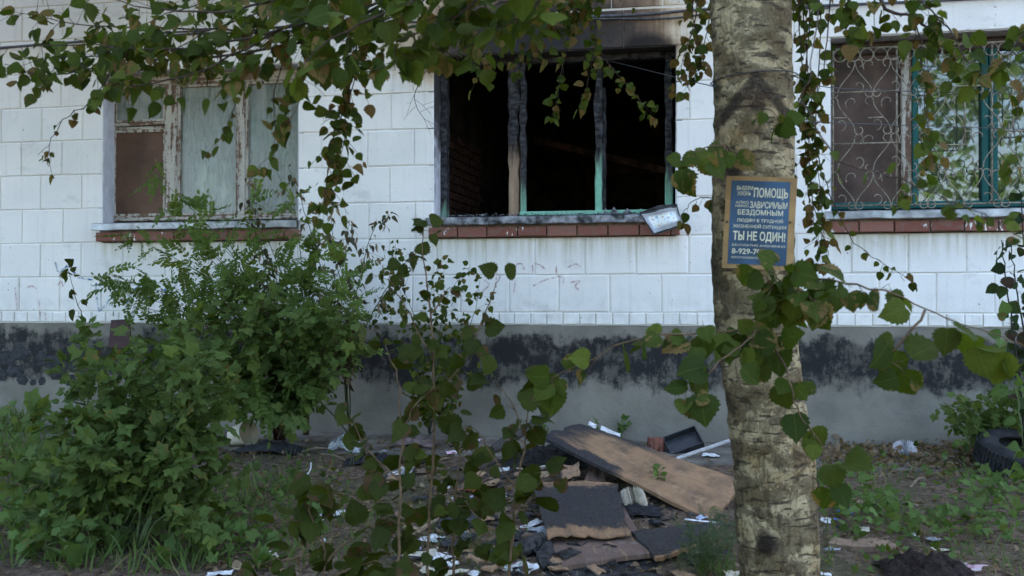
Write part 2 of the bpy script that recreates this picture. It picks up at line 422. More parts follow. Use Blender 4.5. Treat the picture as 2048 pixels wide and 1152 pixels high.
# ---- timber bars
def bar(mb, p0, p1, wd, dp, jit=0.0, mi=0, seg=14):
    p0, p1 = Vector(p0), Vector(p1); d = (p1 - p0); n = seg if jit else 2; L = d.length; d.normalize()
    a = Vector((0, 1, 0)); s_ = d.cross(a).normalized(); a = s_.cross(d); vs = []
    ch = min(wd, dp) * .12
    prof = [(-.5 * wd, -.5 * dp + ch), (-.5 * wd + ch, -.5 * dp), (.5 * wd - ch, -.5 * dp), (.5 * wd, -.5 * dp + ch), (.5 * wd, .5 * dp), (-.5 * wd, .5 * dp)]
    for i in range(n + 1):
        c = p0 + d * (L * i / n)
        for (u, v) in prof:
            q = c + s_ * u + a * v
            if jit and 0 < i < n: q += Vector((mnoise.noise(q * 19), mnoise.noise(q * 19 + Vector((9, 0, 0))), 0)) * jit * min(1, max(0.1, (c.z - 1.95) / .5))
            vs.append(q)
    fs = [(6 * i + k, 6 * i + (k + 1) % 6, 6 * i + 6 + (k + 1) % 6, 6 * i + 6 + k) for i in range(n) for k in range(6)] + [(5, 4, 3, 2, 1, 0), tuple(6 * n + k for k in range(6))]
    mb.add(vs, fs, mi)
def V1(x, y, z): return Vector((x, y, z))

# ---- burnt window
a, b = WIN['c']; wc = empty('burnt_window', ((a + b) / 2, RD, ZB)); wc.parent = bld; wc.matrix_parent_inverse = W[bld.as_pointer()].inverted()
def X(px, py=300, Y=RD): return at(px, py, Y).x
def vbar(name, px, wd, dp, mt, z0, z1, jit, Y=RD):
    q = MB(); x = X(px, 300, Y); bar(q, (x, Y, z0), (x, Y, z1), wd, dp, jit); return q.build(name, mt, wc)
vbar('jamb', 889.5, .055, .09, M_MINTBURN[0], 1.845, ZT - .02, .016)
vbar('mullion', 1030, .088, .11, M_RAWBURN, 1.848, ZT - .02, .030)
vbar('casement_stile', 1047, .042, .05, M_MINTBURN[1], 1.855, ZT - .05, .022, RD - .045)
vbar('mullion', 1198, .055, .09, M_MINTBURN[2], 1.848, ZT - .02, .022)
vbar('casement_stile', 1208, .03, .05, M_CHAR, 1.87, 2.9, .018, RD + .02)
vbar('jamb', 1338, .06, .09, M_MINTBURN[3], 1.845, ZT - .02, .016)
q = MB(); bar(q, (X(1043), RD - .05, 1.872), (X(1336), RD - .05, 1.872), .034, .05, 0); q.build('bottom_rail', m_flake('mint_paint', (.24, .50, .37), (.06, .06, .06), .40), wc)
q = MB(); bar(q, (a + .01, RD, ZT - .03), (b - .01, RD, ZT - .03), .05, .09, .02, seg=30); q.build('head_rail', M_CHAR, wc)
# ash and glass crumbs along the sill
q = MB()
for i in range(420):
    x = U(a + .03, b - .05); sz = U(.004, .016) * (1.6 if U(0, 1) < .1 else 1); y = U(-.05, .24); z = 1.838 + (y + .08) * .088 + sz * .3
    c = V1(x, y, z); q.add([c + V1(U(-1, 1), U(-1, 1), U(-.3, .9)) * sz for _ in range(4)], [(0, 1, 2), (0, 2, 3), (0, 3, 1), (1, 3, 2)])
for i in range(9):
    x = U(-1.25, -.70); sz = U(.02, .05); c = V1(x, U(.1, .2), 1.855)
    q.add([c + V1(-sz, 0, 0), c + V1(sz, .01, 0), c + V1(U(-.5, .5) * sz, .02, sz * U(.8, 1.6)), c + V1(0, .05, 0)], [(0, 1, 2), (1, 3, 2), (3, 0, 2)])
o = q.build('ash_crumbs', m_simple('ash', (.22, .22, .23), .95, .8, 30, .6, col2=(.02, .02, .02)), wc); o['kind'] = 'stuff'

# rooms behind the windows
M_SOOTROOM = m_simple('soot_blackened_plaster', (.040, .034, .028), .9, .6, 5, .5, .15)
def room(name, x0, x1, y1, mt, z0=.7, z1=3.35):
    q = MB(); y0 = .452
    q.add([(x0, y0, z0), (x1, y0, z0), (x1, y1, z0), (x0, y1, z0), (x0, y0, z1), (x1, y0, z1), (x1, y1, z1), (x0, y1, z1)],
          [(0, 1, 2, 3), (4, 7, 6, 5), (1, 5, 6, 2), (2, 6, 7, 3), (3, 7, 4, 0)])
    return q.build(name, mt, bld)
rm = room('burnt_room', -2.70, .35, 4.6, M_SOOTROOM)
# bare brick on the side wall inside, a door case, a shelf and fallen laths in the soot
M_SOOTBRICK = m_simple('sooty_brick', (.085, .045, .032), .9, .5, 9, .5, .15)
for r_ in range(16):
    for c_ in range(6):
        z = 1.5 + r_ * .077; y = .50 + c_ * .26 + (.13 if r_ % 2 else 0)
        me = block_mesh(.248, .066, .03, M_SOOTBRICK, .005, 'brick')
        link(bpy.data.objects.new('brick', me), rm, Matrix.Translation((-2.672, y + .12, z)) @ Matrix.Rotation(math.pi / 2, 4, 'Z'))
q = MB(); bar(q, (-1.9, 4.5, .7), (-1.9, 4.5, 2.7), .1, .08, .02); bar(q, (-1.05, 4.5, .7), (-1.05, 4.5, 2.7), .1, .08, .02); bar(q, (-1.95, 4.5, 2.72), (-1.0, 4.5, 2.72), .1, .08, .02); q.build('door_frame', M_SOOTBRICK, rm)
q = MB(); bar(q, (-.9, 4.3, 2.25), (.3, 4.3, 2.3), .05, .3, .01); q.build('burnt_shelf', M_SOOTBRICK, rm)
q = MB(); bar(q, (-.2, 4.4, 1.0), (-.15, 4.3, 2.25), .08, .08, .01); q.build('charred_post', M_SOOTBRICK, rm)
q = MB(); bar(q, (-2.3, 3.0, 2.9), (-.4, 2.4, 2.35), .07, .03, .02); q.build('fallen_lath', M_SOOTBRICK, rm)
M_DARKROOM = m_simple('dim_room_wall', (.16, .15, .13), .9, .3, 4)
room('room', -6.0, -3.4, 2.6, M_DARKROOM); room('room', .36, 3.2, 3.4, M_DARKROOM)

# ---- left window: old flaking casements, one pane boarded over
a, b = WIN['l']; wl = empty('old_window', ((a + b) / 2, RD, ZB)); wl.parent = bld; wl.matrix_parent_inverse = W[bld.as_pointer()].inverted()
W[wl.as_pointer()] = Matrix.Translation(((a + b) / 2, RD, ZB)); W[wc.as_pointer()] = Matrix.Translation(((WIN['c'][0] + WIN['c'][1]) / 2, RD, ZB))
wl.matrix_basis = W[wl.as_pointer()]; wc.matrix_basis = W[wc.as_pointer()]
def lb(name, p0, p1, wd, dp, mt=M_OLDWHITE):
    q = MB(); bar(q, p0, p1, wd, dp); return q.build(name, mt, wl)
zt = ZT - .045; xa, xm1, xm2, xb = X(232), X(345), X(488), b - .02
lb('jamb', (xa - .045, RD, 1.862), (xa - .045, RD, zt), .085, .10); lb('jamb', (xb + .0, RD, 1.862), (xb, RD, zt), .06, .10)
lb('head_rail', (a + .01, RD - .01, zt - .005), (b - .01, RD - .01, zt - .005), .10, .11, M_OLDWHITEH); lb('bottom_rail', (a + .01, RD - .005, 1.888), (b - .01, RD - .005, 1.888), .05, .10, M_OLDWHITEH)
lb('mullion', (xm1 + .01, RD - .004, 1.90), (xm1 + .01, RD - .004, zt - .05), .125, .10); lb('mullion', (xm2, RD - .004, 1.90), (xm2, RD - .004, zt - .05), .07, .10)
zt2 = at(290, 252, RD).z
lb('transom', (xa, RD - .012, zt2 + .012), (xm1 - .05, RD - .012, zt2 + .012), .03, .07, M_OLDWHITEH); lb('transom', (xa, RD - .002, zt2 - .025), (xm1 - .05, RD - .002, zt2 - .025), .028, .07, M_OLDWHITEH)
for u, v, z0, z1 in ((xa, xm1 - .05, 1.91, zt2 - .04), (xa, xm1 - .05, zt2 + .03, zt - .055), (xm1 + .075, xm2 - .035, 1.91, zt - .055), (xm2 + .035, xb - .03, 1.91, zt - .055)):
    t_ = .022; y = RD - .02
    q = MB(); bar(q, (u + t_ / 2, y, z0), (u + t_ / 2, y, z1), t_, .045); bar(q, (v - t_ / 2, y, z0), (v - t_ / 2, y, z1), t_, .045)
    bar(q, (u + t_, y - .001, z0 + t_ / 2), (v - t_, y - .001, z0 + t_ / 2), t_, .045); bar(q, (u + t_, y - .001, z1 - t_ / 2), (v - t_, y - .001, z1 - t_ / 2), t_, .045)
    fr = q.build('casement', M_OLDWHITE, wl)
    q = MB(); q.box((u + t_ * .6, y + .004, z0 + t_ * .6), (v - t_ * .6, y + .008, z1 - t_ * .6)); q.build('pane', M_GLASSDUST, fr)
M_HARDB = m_simple('brown_hardboard', (.125, .070, .046), .7, .3, 3, .15, .3)
xo = (xa + .02, xm1 - .07); q = MB(); q.box((xo[0], RD - .032, 1.925), (xo[1], RD - .026, 2.62)); q.box((xo[0], RD - .027, 2.60), (xo[1], RD - .021, zt2 - .055)); q.build('hardboard', M_HARDB, wl)
def curtain(x0, x1, z0, z1, y, mt, par, folds=9, amp=.02, name='curtain'):
    q = MB(); n = folds * 6; vs = []
    for i in range(n + 1):
        t = i / n; yy = y + math.sin(t * folds * 6.28 + mnoise.noise(Vector((t * 5, y, 0))) * 3) * amp
        vs += [(x0 + (x1 - x0) * t, yy, z0), (x0 + (x1 - x0) * t, yy + .01, (z0 + z1) / 2), (x0 + (x1 - x0) * t, yy, z1)]
    q.add(vs, [(3 * i + j, 3 * i + 3 + j, 3 * i + 4 + j, 3 * i + 1 + j) for i in range(n) for j in range(2)]); return q.build(name, mt, par, sm=True)
M_SHEER = m_simple('faded_pale_cotton', (.55, .58, .52), .9, .12, 3, .1)
curtain(xm1 + .0, xb + .1, 1.75, 3.25, .335, M_SHEER, wl, 11, .010)
curtain(xa - .05, xm1, zt2 - .1, 3.25, .335, m_simple('grey_cotton', (.30, .35, .33), .9, .15, 4), wl, 4, .01)

# ---- right window: teal frames behind a scrolled iron grille
a, b = WIN['r']; wr = empty('barred_window', ((a + b) / 2, RD, ZB)); W[wr.as_pointer()] = Matrix.Translation(((a + b) / 2, RD, ZB)); wr.parent = bld; wr.matrix_parent_inverse = W[bld.as_pointer()].inverted(); wr.matrix_basis = W[wr.as_pointer()]
x1, x2, x3, x4 = X(1812), X(1829), X(1970), X(1985)
def rb_(name, p0, p1, wd, dp, mt=M_TEAL):
    q = MB(); bar(q, p0, p1, wd, dp); return q.build(name, mt, wr)
rb_('head_rail', (a, RD, ZT - .06), (b, RD, ZT - .06), .09, .09, m_simple('dark_brown_wood', (.07, .05, .04), .7)); rb_('bottom_rail', (a, RD, 1.89), (b, RD, 1.89), .055, .09)
rb_('mullion', (x1, RD, 1.9), (x1, RD, ZT - .1), .082, .09, M_OLDWHITE); rb_('casement_stile', (x2, RD - .03, 1.9), (x2, RD - .03, ZT - .1), .045, .05)
rb_('mullion', (x4, RD, 1.9), (x4, RD, ZT - .1), .06, .09); rb_('casement_stile', (x3 - .01, RD - .03, 1.9), (x3 - .01, RD - .03, ZT - .1), .05, .05); rb_('jamb', (b - .03, RD, 1.9), (b - .03, RD, ZT - .1), .06, .09)
for u, v in ((a + .0, x1 - .04), (x2 + .02, x3 - .03), (x4 + .03, b - .06)):
    q = MB(); q.box((u, RD + .004, 1.91), (v, RD + .008, ZT - .1)); q.build('pane', M_GLASS, wr)
curtain(a + .005, x1 - .042, 1.905, ZT - .105, RD - .016, m_simple('brown_drape', (.115, .078, .062), .85, .3, 3), wr, 3, .004, 'drape')
curtain(x2 + .15, b + .1, 1.75, 3.2, .42, m_simple('net_curtain', (.10, .105, .085), .9, .3, 5), wr, 8, .03)

gr = empty('window_grille', ((a + b) / 2, .05, ZB)); W[gr.as_pointer()] = Matrix.Translation(((a + b) / 2, .05, ZB)); gr.parent = bld; gr.matrix_parent_inverse = W[bld.as_pointer()].inverted(); gr.matrix_basis = W[gr.as_pointer()]
M_IRON = m_simple('tan_painted_iron', (.30, .26, .19), .6, .4, 30, .3, .4)
GY = .06
def rod(pts, r=.0045, name='scroll', Y=GY):
    q = MB(); q.tube([(p[0], Y, p[1]) for p in pts], r, 5); return q.build(name, M_IRON, gr, sm=True)
zg0, zg1 = 1.885, 3.095
for x in (a + .02, X(1793, 300, GY), X(1984, 300, GY), b - .02): rod([(x, zg0), (x + .006, zg1)], .008, 'bar', GY + .012)
for z in (zg0, zg1): rod([(a + .01, z), (b - .01, z)], .007, 'bar', GY + .014)
_sc = {}
def scroll_mesh(kind):
    if kind in _sc: return _sc[kind]
    q = MB(); pts = []
    if kind == 'ring': pts = [(.048 * math.cos(t), .048 * math.sin(t)) for t in np.linspace(0, 6.28, 17)]
    elif kind == 'wave':                                            # ogee with a curled tail at both ends
        for t in np.linspace(0, 1, 13): pts.append((.062 * math.cos(t * math.pi), -.115 + .23 * t))
        tail = [(.062 + .03 * (1 - math.cos(q_)), -.115 - .03 * math.sin(q_)) for q_ in np.linspace(4.4, .3, 8)]
        head = [(-.062 - .03 * (1 - math.cos(q_)), .115 + .03 * math.sin(q_)) for q_ in np.linspace(.3, 4.4, 8)]
        pts = tail + pts + head
    elif kind == 'curl': pts = [((.012 + .0105 * t) * math.cos(t), (.012 + .0105 * t) * math.sin(t)) for t in np.linspace(.2, 4.2, 13)]
    q.tube([(p[0], 0, p[1]) for p in pts], .0042, 5); _sc[kind] = q.mesh('scroll', [M_IRON], True); return _sc[kind]
def scroll(kind, x, z, fx=1, fz=1, rot=0):
    link(bpy.data.objects.new('scroll', scroll_mesh(kind)), gr, Matrix.Translation((x, GY + U(-.002, .002), z)) @ Matrix.Rotation(rot, 4, 'Y') @ Matrix.Diagonal((fx, 1, fz, 1)))
x = a + .075
while x < b - .05: scroll('ring', x, zg1 - .055); x += .099
cx = a + .12; i = 0
while cx < b - .06:
    for j in range(4):
        z = zg1 - .235 - j * .287
        s_ = 1 if (i + j) % 2 else -1
        if not (j in (1, 2) and i % 3 == 1): scroll('wave', cx, z, s_, 1)
        if (i + j) % 2: scroll('curl', cx + .045, z + .10, 1, 1, .4); scroll('curl', cx - .045, z - .06, -1, 1, .4)
    cx += .131; i += 1
for u, v, z in ((a + .02, X(1793), 2.755), (X(1830), X(1960), 2.77), (a + .02, X(1793), 2.36), (X(1830), X(1925), 2.33), (X(1984), b - .02, 2.42), (a + .02, a + .12, 2.56), (a + .28, a + .39, 2.555)):
    rod([(u, z), (v, z)], .0055, 'bar', GY - .004)
rod([(X(1922), 2.33), (X(1922), 2.77)], .0055, 'bar', GY - .006); rod([(X(2016), 2.42), (X(2016), 2.78)], .0055, 'bar', GY - .006)

# rubble stones showing at the far end of the plinth, tarred over
M_TAR = m_simple('tarred_stone', (.035, .036, .040), .75, .5, 20, .6, .35)
for px, py, wx, hz in ((10, 716, .17, .13), (40, 706, .15, .13), (30, 742, .15, .11), (2, 750, .12, .10), (84, 716, .10, .12), (107, 722, .16, .09), (44, 760, .10, .08), (84, 762, .07, .07), (113, 748, .12, .09), (140, 760, .10, .09), (150, 735, .11, .08), (66, 765, .06, .05), (-30, 720, .2, .15), (-60, 752, .15, .12), (-100, 722, .18, .14)):
    c = at(px, py, -.035); q = MB(); n = 6; out = []; inn = []
    for k in range(n):
        t = 6.283 * k / n; rr = U(.88, 1.12); wx2 = wx * 1.3; out.append((c.x + math.cos(t) * wx2 * .5 * rr, -.034, c.z + math.sin(t) * hz * .62 * rr)); inn.append((c.x + math.cos(t) * wx2 * .45 * rr, -.0375 - U(0, .001), c.z + math.sin(t) * hz * .56 * rr))
    q.add(out + inn + [(c.x, -.0385, c.z)], [(k, (k + 1) % n, n + (k + 1) % n, n + k) for k in range(n)] + [(n + k, n + (k + 1) % n, 2 * n) for k in range(n)])
    q.build('stone', M_TAR, plinth, sm=False)

# faded chalk scrawls
def m_scrawl(name, col, op):
    s = Sh(name); p = s.pos(); d = s.n('BsdfDiffuse', {'Color': col}); t = s.n('BsdfTransparent')
    k = s.math('MULTIPLY', s.mr(s.noise(p, 28, 4, .7), .35, .65), op)
    o = s.n('OutputMaterial'); s.t.links.new(s.n('MixShader', {0: k, 1: t.outputs[0], 2: d.outputs[0]}).outputs[0], o.inputs[0]); return s.m
M_RED, M_BLUE = m_scrawl('faded_red_chalk', (.45, .10, .13), .55), m_scrawl('faded_blue_paint', (.05, .18, .36), .8)
def scrawl(strokes, mt, wd):
    for st in strokes:
        q = MB(); P = catmull([at(x, y, FY - .021) for x, y in st], 4)
        vs = []
        for i, p in enumerate(P):
            d = (P[min(i + 1, len(P) - 1)] - P[max(i - 1, 0)]).normalized(); nn = d.cross(V1(0, 1, 0)) * wd * U(.3, .6)
            vs += [p + nn, p - nn]
        q.add(vs, [(2 * i, 2 * i + 1, 2 * i + 3, 2 * i + 2) for i in range(len(P) - 1)])
        q.build('chalk_stroke', mt, bld)
scrawl([[(994, 528), (993, 550), (992, 575)], [(992, 548), (1008, 548)], [(1030, 548), (1032, 530), (1044, 528), (1048, 540)], [(1066, 548), (1066, 528), (1080, 530), (1092, 540)], [(1112, 548), (1113, 532)], [(1135, 535), (1150, 528), (1162, 534)], [(1066, 572), (1090, 560), (1124, 553), (1126, 570)], [(1030, 560), (1028, 585)], [(1140, 565), (1160, 562), (1150, 572), (1158, 580)], [(968, 560), (978, 570), (962, 585)]], M_RED, .014)
scrawl([[(30, 572), (32, 600), (34, 622)], [(52, 576), (64, 572), (74, 580)], [(116, 570), (122, 562), (126, 574)], [(78, 600), (80, 634)], [(90, 625), (92, 640)]], M_RED, .016)
scrawl([[(110, 524), (118, 545), (135, 532), (150, 548)], [(192, 566), (194, 600), (198, 622)], [(198, 622), (215, 605), (230, 580)], [(155, 555), (185, 560)], [(250, 590), (252, 606), (275, 575), (300, 600)], [(310, 572), (330, 580), (355, 570)]], M_BLUE, .022)

# ------------------------------------------------------------------ foliage kit
def m_leaf(name, cols, brown=.0, bcol=(.16, .085, .028), back=1.35, gloss=.42):
    """green blades with paler veins; brown > 0 gives dry patches and margins with their own shape on each leaf"""
    s = Sh(name); r = s.rnd(); uv = s.uv(); u, v, _ = s.sep(uv)
    c = s.ramp(r, [(i / (len(cols) - 1), k) for i, k in enumerate(cols)])
    au = s.math('ABSOLUTE', u)
    vein = s.math('ADD', s.mr(au, .05, .015), s.math('MULTIPLY', s.mr(s.math('FRACT', s.math('SUBTRACT', s.math('MULTIPLY', v, 6.0), s.math('MULTIPLY', au, 2.2))), .10, .02), .45))
    c = s.mix(s.math('MULTIPLY', vein, .14), c, tuple(min(1, k * 2.0 + .02) for k in cols[-1]))
    sv = s.shift(uv, r, 23.0); n = s.noise(sv, 2.3, 3, .6)
    c = s.mix(s.math('MULTIPLY', s.mr(s.noise(sv, 5, 3), .45, .75), .35), c, tuple(k * .6 for k in cols[0]))
    if brown > 0:
        edge = s.math('ADD', s.math('MULTIPLY', au, .22), s.math('MULTIPLY', v, .12))
        r2 = s.math('FRACT', s.math('MULTIPLY', r, 17.31))
        k = s.math('ADD', s.math('ADD', n, edge), s.math('MULTIPLY', s.math('SUBTRACT', r2, 1.0 - brown), .75))
        bc = s.mix(s.noise(sv, 7, 3), tuple(q * .55 for q in bcol), tuple(q * 1.35 for q in bcol))
        c = s.mix(s.mr(k, .66, .76), c, bc)
    bf = s.n('NewGeometry').outputs['Backfacing']
    c = s.mix(s.math('MULTIPLY', bf, .35), c, tuple(q * back + e_ for q, e_ in zip(cols[len(cols) // 2], (.012, .013, .003))))
    tr = s.mix(1.0, c, (1.9, 2.0, .9), 'MULTIPLY')
    return s.done(c, gloss + .22, s.bump(s.math('SUBTRACT', n, s.math('MULTIPLY', vein, .5)), .35, .004), .12, 0, tr)
GREENS = [(.023, .039, .005), (.035, .055, .006), (.049, .073, .008), (.043, .057, .009), (.084, .108, .014)]
M_LEAF = m_leaf('birch_leaf_green', GREENS, .18, (.15, .10, .035))
M_LEAFB = m_leaf('birch_leaf_browning', GREENS, .62, (.125, .080, .027))
M_SAPL = m_leaf('sapling_leaf', [(.023, .032, .004), (.033, .045, .005), (.045, .058, .007)], .16, (.07, .040, .018))
M_MAPLE = m_leaf('lobed_leaf', [(.032, .058, .014), (.050, .084, .021), (.074, .112, .029), (.064, .088, .030), (.105, .138, .024)], .06)
M_LOC = m_leaf('locust_leaf', [(.052, .086, .018), (.072, .112, .024), (.115, .158, .028)], .04)
M_WEED = m_leaf('weed_leaf', [(.060, .100, .026), (.080, .130, .036), (.10, .155, .05)], .05)
M_DRY = m_leaf('dry_leaf', [(.15, .11, .075), (.24, .17, .11), (.12, .075, .045), (.28, .23, .17)], 0, gloss=.6)
M_BARKTWIG = m_simple('twig_bark', (.060, .042, .032), .85, .4, 40, .4)
M_STEM = m_simple('sapling_stem', (.13, .085, .045), .8, .3, 30, .3)
M_GSTEM = m_simple('green_stem', (.085, .12, .045), .7, .3, 30, .2)

OUT = {'birch': [(0, .05), (.04, .24), (.14, .40), (.27, .47), (.40, .47), (.53, .42), (.66, .33), (.79, .21), (.90, .09), (1, 0)],
       'heart': [(-.04, .10), (-.03, .28), (.09, .43), (.22, .50), (.36, .50), (.51, .45), (.66, .35), (.80, .21), (.91, .09), (1, 0)]}
def leaf_mesh(out, wd, fold, droop, curl, twist, ser, seed, mt, pet=.35, teeth=True):
    rr = random.Random(seed); b = MB(); P = OUT[out]
    if teeth:                                                       # saw-toothed margin
        Q = []
        for (t0, w0), (t1, w1) in zip(P[:-1], P[1:]): Q += [(t0, w0 * 1.05), (t0 * .62 + t1 * .38, (w0 * .62 + w1 * .38) * .90)]
        P = Q + [P[-1]]
    n = len(P)
    def shape(u, t):                                                # u across, t along -> bent blade
        x = u * math.cos(fold); z = abs(u) * math.sin(fold) - droop * t * t - curl * (abs(u) ** 2) * 3
        a = twist * t; return (x * math.cos(a) - z * math.sin(a), pet + t * (1 - .25 * droop), x * math.sin(a) + z * math.cos(a))
    vs = []; uv = []
    for i, (t, wv) in enumerate(P):
        t0 = max(t, 0); vs.append(shape(0, t0)); uv.append((0, t0))
        for sg in (-1, 1):
            ww = wv * wd * (1 + rr.uniform(-ser, ser) * .5); tt = t + rr.uniform(-.012, .012)
            vs.append(shape(sg * ww, tt)); uv.append((sg * wv * 2, t0))
    fs = []
    for i in range(n - 1):
        a = 3 * i; fs += [(a, a + 3, a + 4, a + 1), (a, a + 2, a + 5, a + 3)]
    b.add(vs, fs, 0, uv)
    q = .008
    b.add([(-q, 0, .0), (q, 0, 0), (q, pet + .03, 0), (-q, pet + .03, 0), (0, 0, -q * 1.5), (0, pet, -q * 1.5)], [(0, 1, 2, 3), (0, 3, 5, 4), (1, 4, 5, 2)], 0, [(0, 0)] * 6)
    return b.mesh('leaf', [mt], True)
def lobed_mesh(seed, mt, pet=.5):
    rr = random.Random(seed); b = MB(); vs = [(0, pet + .12, 0)]; uv = [(0, .1)]
    tips = [(-2.1, .56), (-1.02, .80), (0, .95), (1.02, .80), (2.1, .56)]; ring = [(-2.75, .16)]
    for i, (a, r) in enumerate(tips):
        w = .26; ring += [(a - w, r * .80), (a, r), (a + w, r * .80)]
        if i < 4: ring.append(((a + tips[i + 1][0]) / 2, .60))
    ring.append((2.75, .16)); tilt = rr.uniform(.0, .35); dr = rr.uniform(.1, .45)
    for a, r in ring:
        r *= rr.uniform(.9, 1.08); x, y = math.sin(a) * r * .72, math.cos(a) * r * .8
        vs.append((x, pet + .12 + y, abs(x) * tilt - dr * (x * x + y * y) * .8 + rr.uniform(-.04, .04))); uv.append((x * 1.4, .12 + y))
    n = len(ring); b.add(vs, [(0, i + 1, i + 2) for i in range(n - 1)][::-1], 0, uv)
    q = .012; b.add([(-q, 0, 0), (q, 0, 0), (q, pet + .13, 0), (-q, pet + .13, 0)], [(0, 1, 2, 3)], 0, [(0, 0)] * 4)
    return b.mesh('leaf', [mt], False)
def pinnate_mesh(seed, mt, pairs=8):
    rr = random.Random(seed); b = MB(); dr = rr.uniform(.15, .6)
    def spine(t): return (0.03 * math.sin(t * 3), t, .12 * t - dr * t * t)
    for i in range(6):
        p0, p1 = spine(i / 6), spine((i + 1) / 6); q = .007
        b.add([(p0[0] - q, p0[1], p0[2]), (p0[0] + q, p0[1], p0[2]), (p1[0] + q, p1[1], p1[2]), (p1[0] - q, p1[1], p1[2])], [(0, 1, 2, 3)], 0, [(0, 0)] * 4)
    def lf(p, ang, L):
        d = Vector((math.sin(ang), math.cos(ang), rr.uniform(-.45, .15))).normalized(); s_ = d.cross(Vector((0, 0, 1))).normalized(); w_ = L * .24; up = rr.uniform(-.02, .03)
        p = Vector(p); vs = [p, p + d * L * .3 + s_ * w_ + V1(0, 0, up), p + d * L * .75 + s_ * w_ * .9 + V1(0, 0, up), p + d * L, p + d * L * .75 - s_ * w_ * .9 + V1(0, 0, up), p + d * L * .3 - s_ * w_ + V1(0, 0, up)]
        b.add(vs, [(0, 3, 2, 1), (0, 5, 4, 3)], 0, [(0, 0), (.5, .3), (.5, .7), (0, 1), (-.5, .7), (-.5, .3)])
    for i in range(pairs):
        t = .16 + .80 * i / pairs; L = .235 * (1 - .25 * abs(t - .5)) * rr.uniform(.85, 1.1)
        for sg in (-1, 1):
            if rr.random() < .94: lf(spine(t), sg * rr.uniform(1.05, 1.35), L)
    lf(spine(1), 0, .2)
    return b.mesh('leaf', [mt], False)
def variants(f, n): return [f(i) for i in range(n)]
def vl(mt, out, n, seed, w=(.9, 1.1), fold=(.05, .5), droop=(0, .4), curl=(-.2, .35), pet=.35, teeth=True):
    rr = random.Random(seed)
    return [leaf_mesh(out, rr.uniform(*w), rr.uniform(*fold), rr.uniform(*droop), rr.uniform(*curl), rr.uniform(-.5, .5), .09, seed * 50 + i, mt, pet, teeth) for i in range(n)]
K = {'crown': vl(M_LEAF, 'birch', 3, 6, teeth=False), 'birch': vl(M_LEAF, 'birch', 8, 1), 'birchb': vl(M_LEAFB, 'birch', 8, 2, curl=(-.2, .9), fold=(.1, .8)),
     'shoot': vl(M_LEAF, 'heart', 8, 3, (1.0, 1.15), (.05, .35), (.05, .35)),
     'sapl': vl(M_SAPL, 'heart', 8, 4, (.95, 1.15), (.05, .5), (.05, .5)), 'saplc': vl(M_SAPL, 'heart', 6, 5, (.9, 1.1), (.5, 1.0), (.3, .9), (.2, 1.2)),
     'maple': variants(lambda i: lobed_mesh(i + 3, M_MAPLE), 7), 'weedlobe': variants(lambda i: lobed_mesh(i + 30, M_WEED), 4),
     'locust': variants(lambda i: pinnate_mesh(i + 9, M_LOC, 8), 6), 'small': vl(M_LEAF, 'birch', 5, 7, (.8, 1.0), (.05, .4)),
     'dark': vl(m_leaf('vine_leaf_dark', [(.018, .034, .014), (.03, .05, .02), (.04, .06, .02)], .3, (.05, .03, .02)), 'birch', 5, 8, (1.0, 1.25), (.1, .6), (.2, .8)),
     'weed': vl(M_WEED, 'birch', 5, 10, (.8, 1.0), (.05, .4), (.1, .6))}
def rv(s=1.0): return Vector((R.gauss(0, 1), R.gauss(0, 1), R.gauss(0, 1))) * s
def leaf_mat(p, axis, nor, size):
    y = Vector(axis).normalized(); z = Vector(nor) - y * Vector(nor).dot(y)
    z = z.normalized() if z.length > 1e-4 else y.orthogonal().normalized(); x = y.cross(z)
    m = Matrix(((x.x, y.x, z.x), (x.y, y.y, z.y), (x.z, y.z, z.z))).to_4x4()
    return Matrix.Translation(p) @ m @ Matrix.Diagonal((size, size, size, 1))
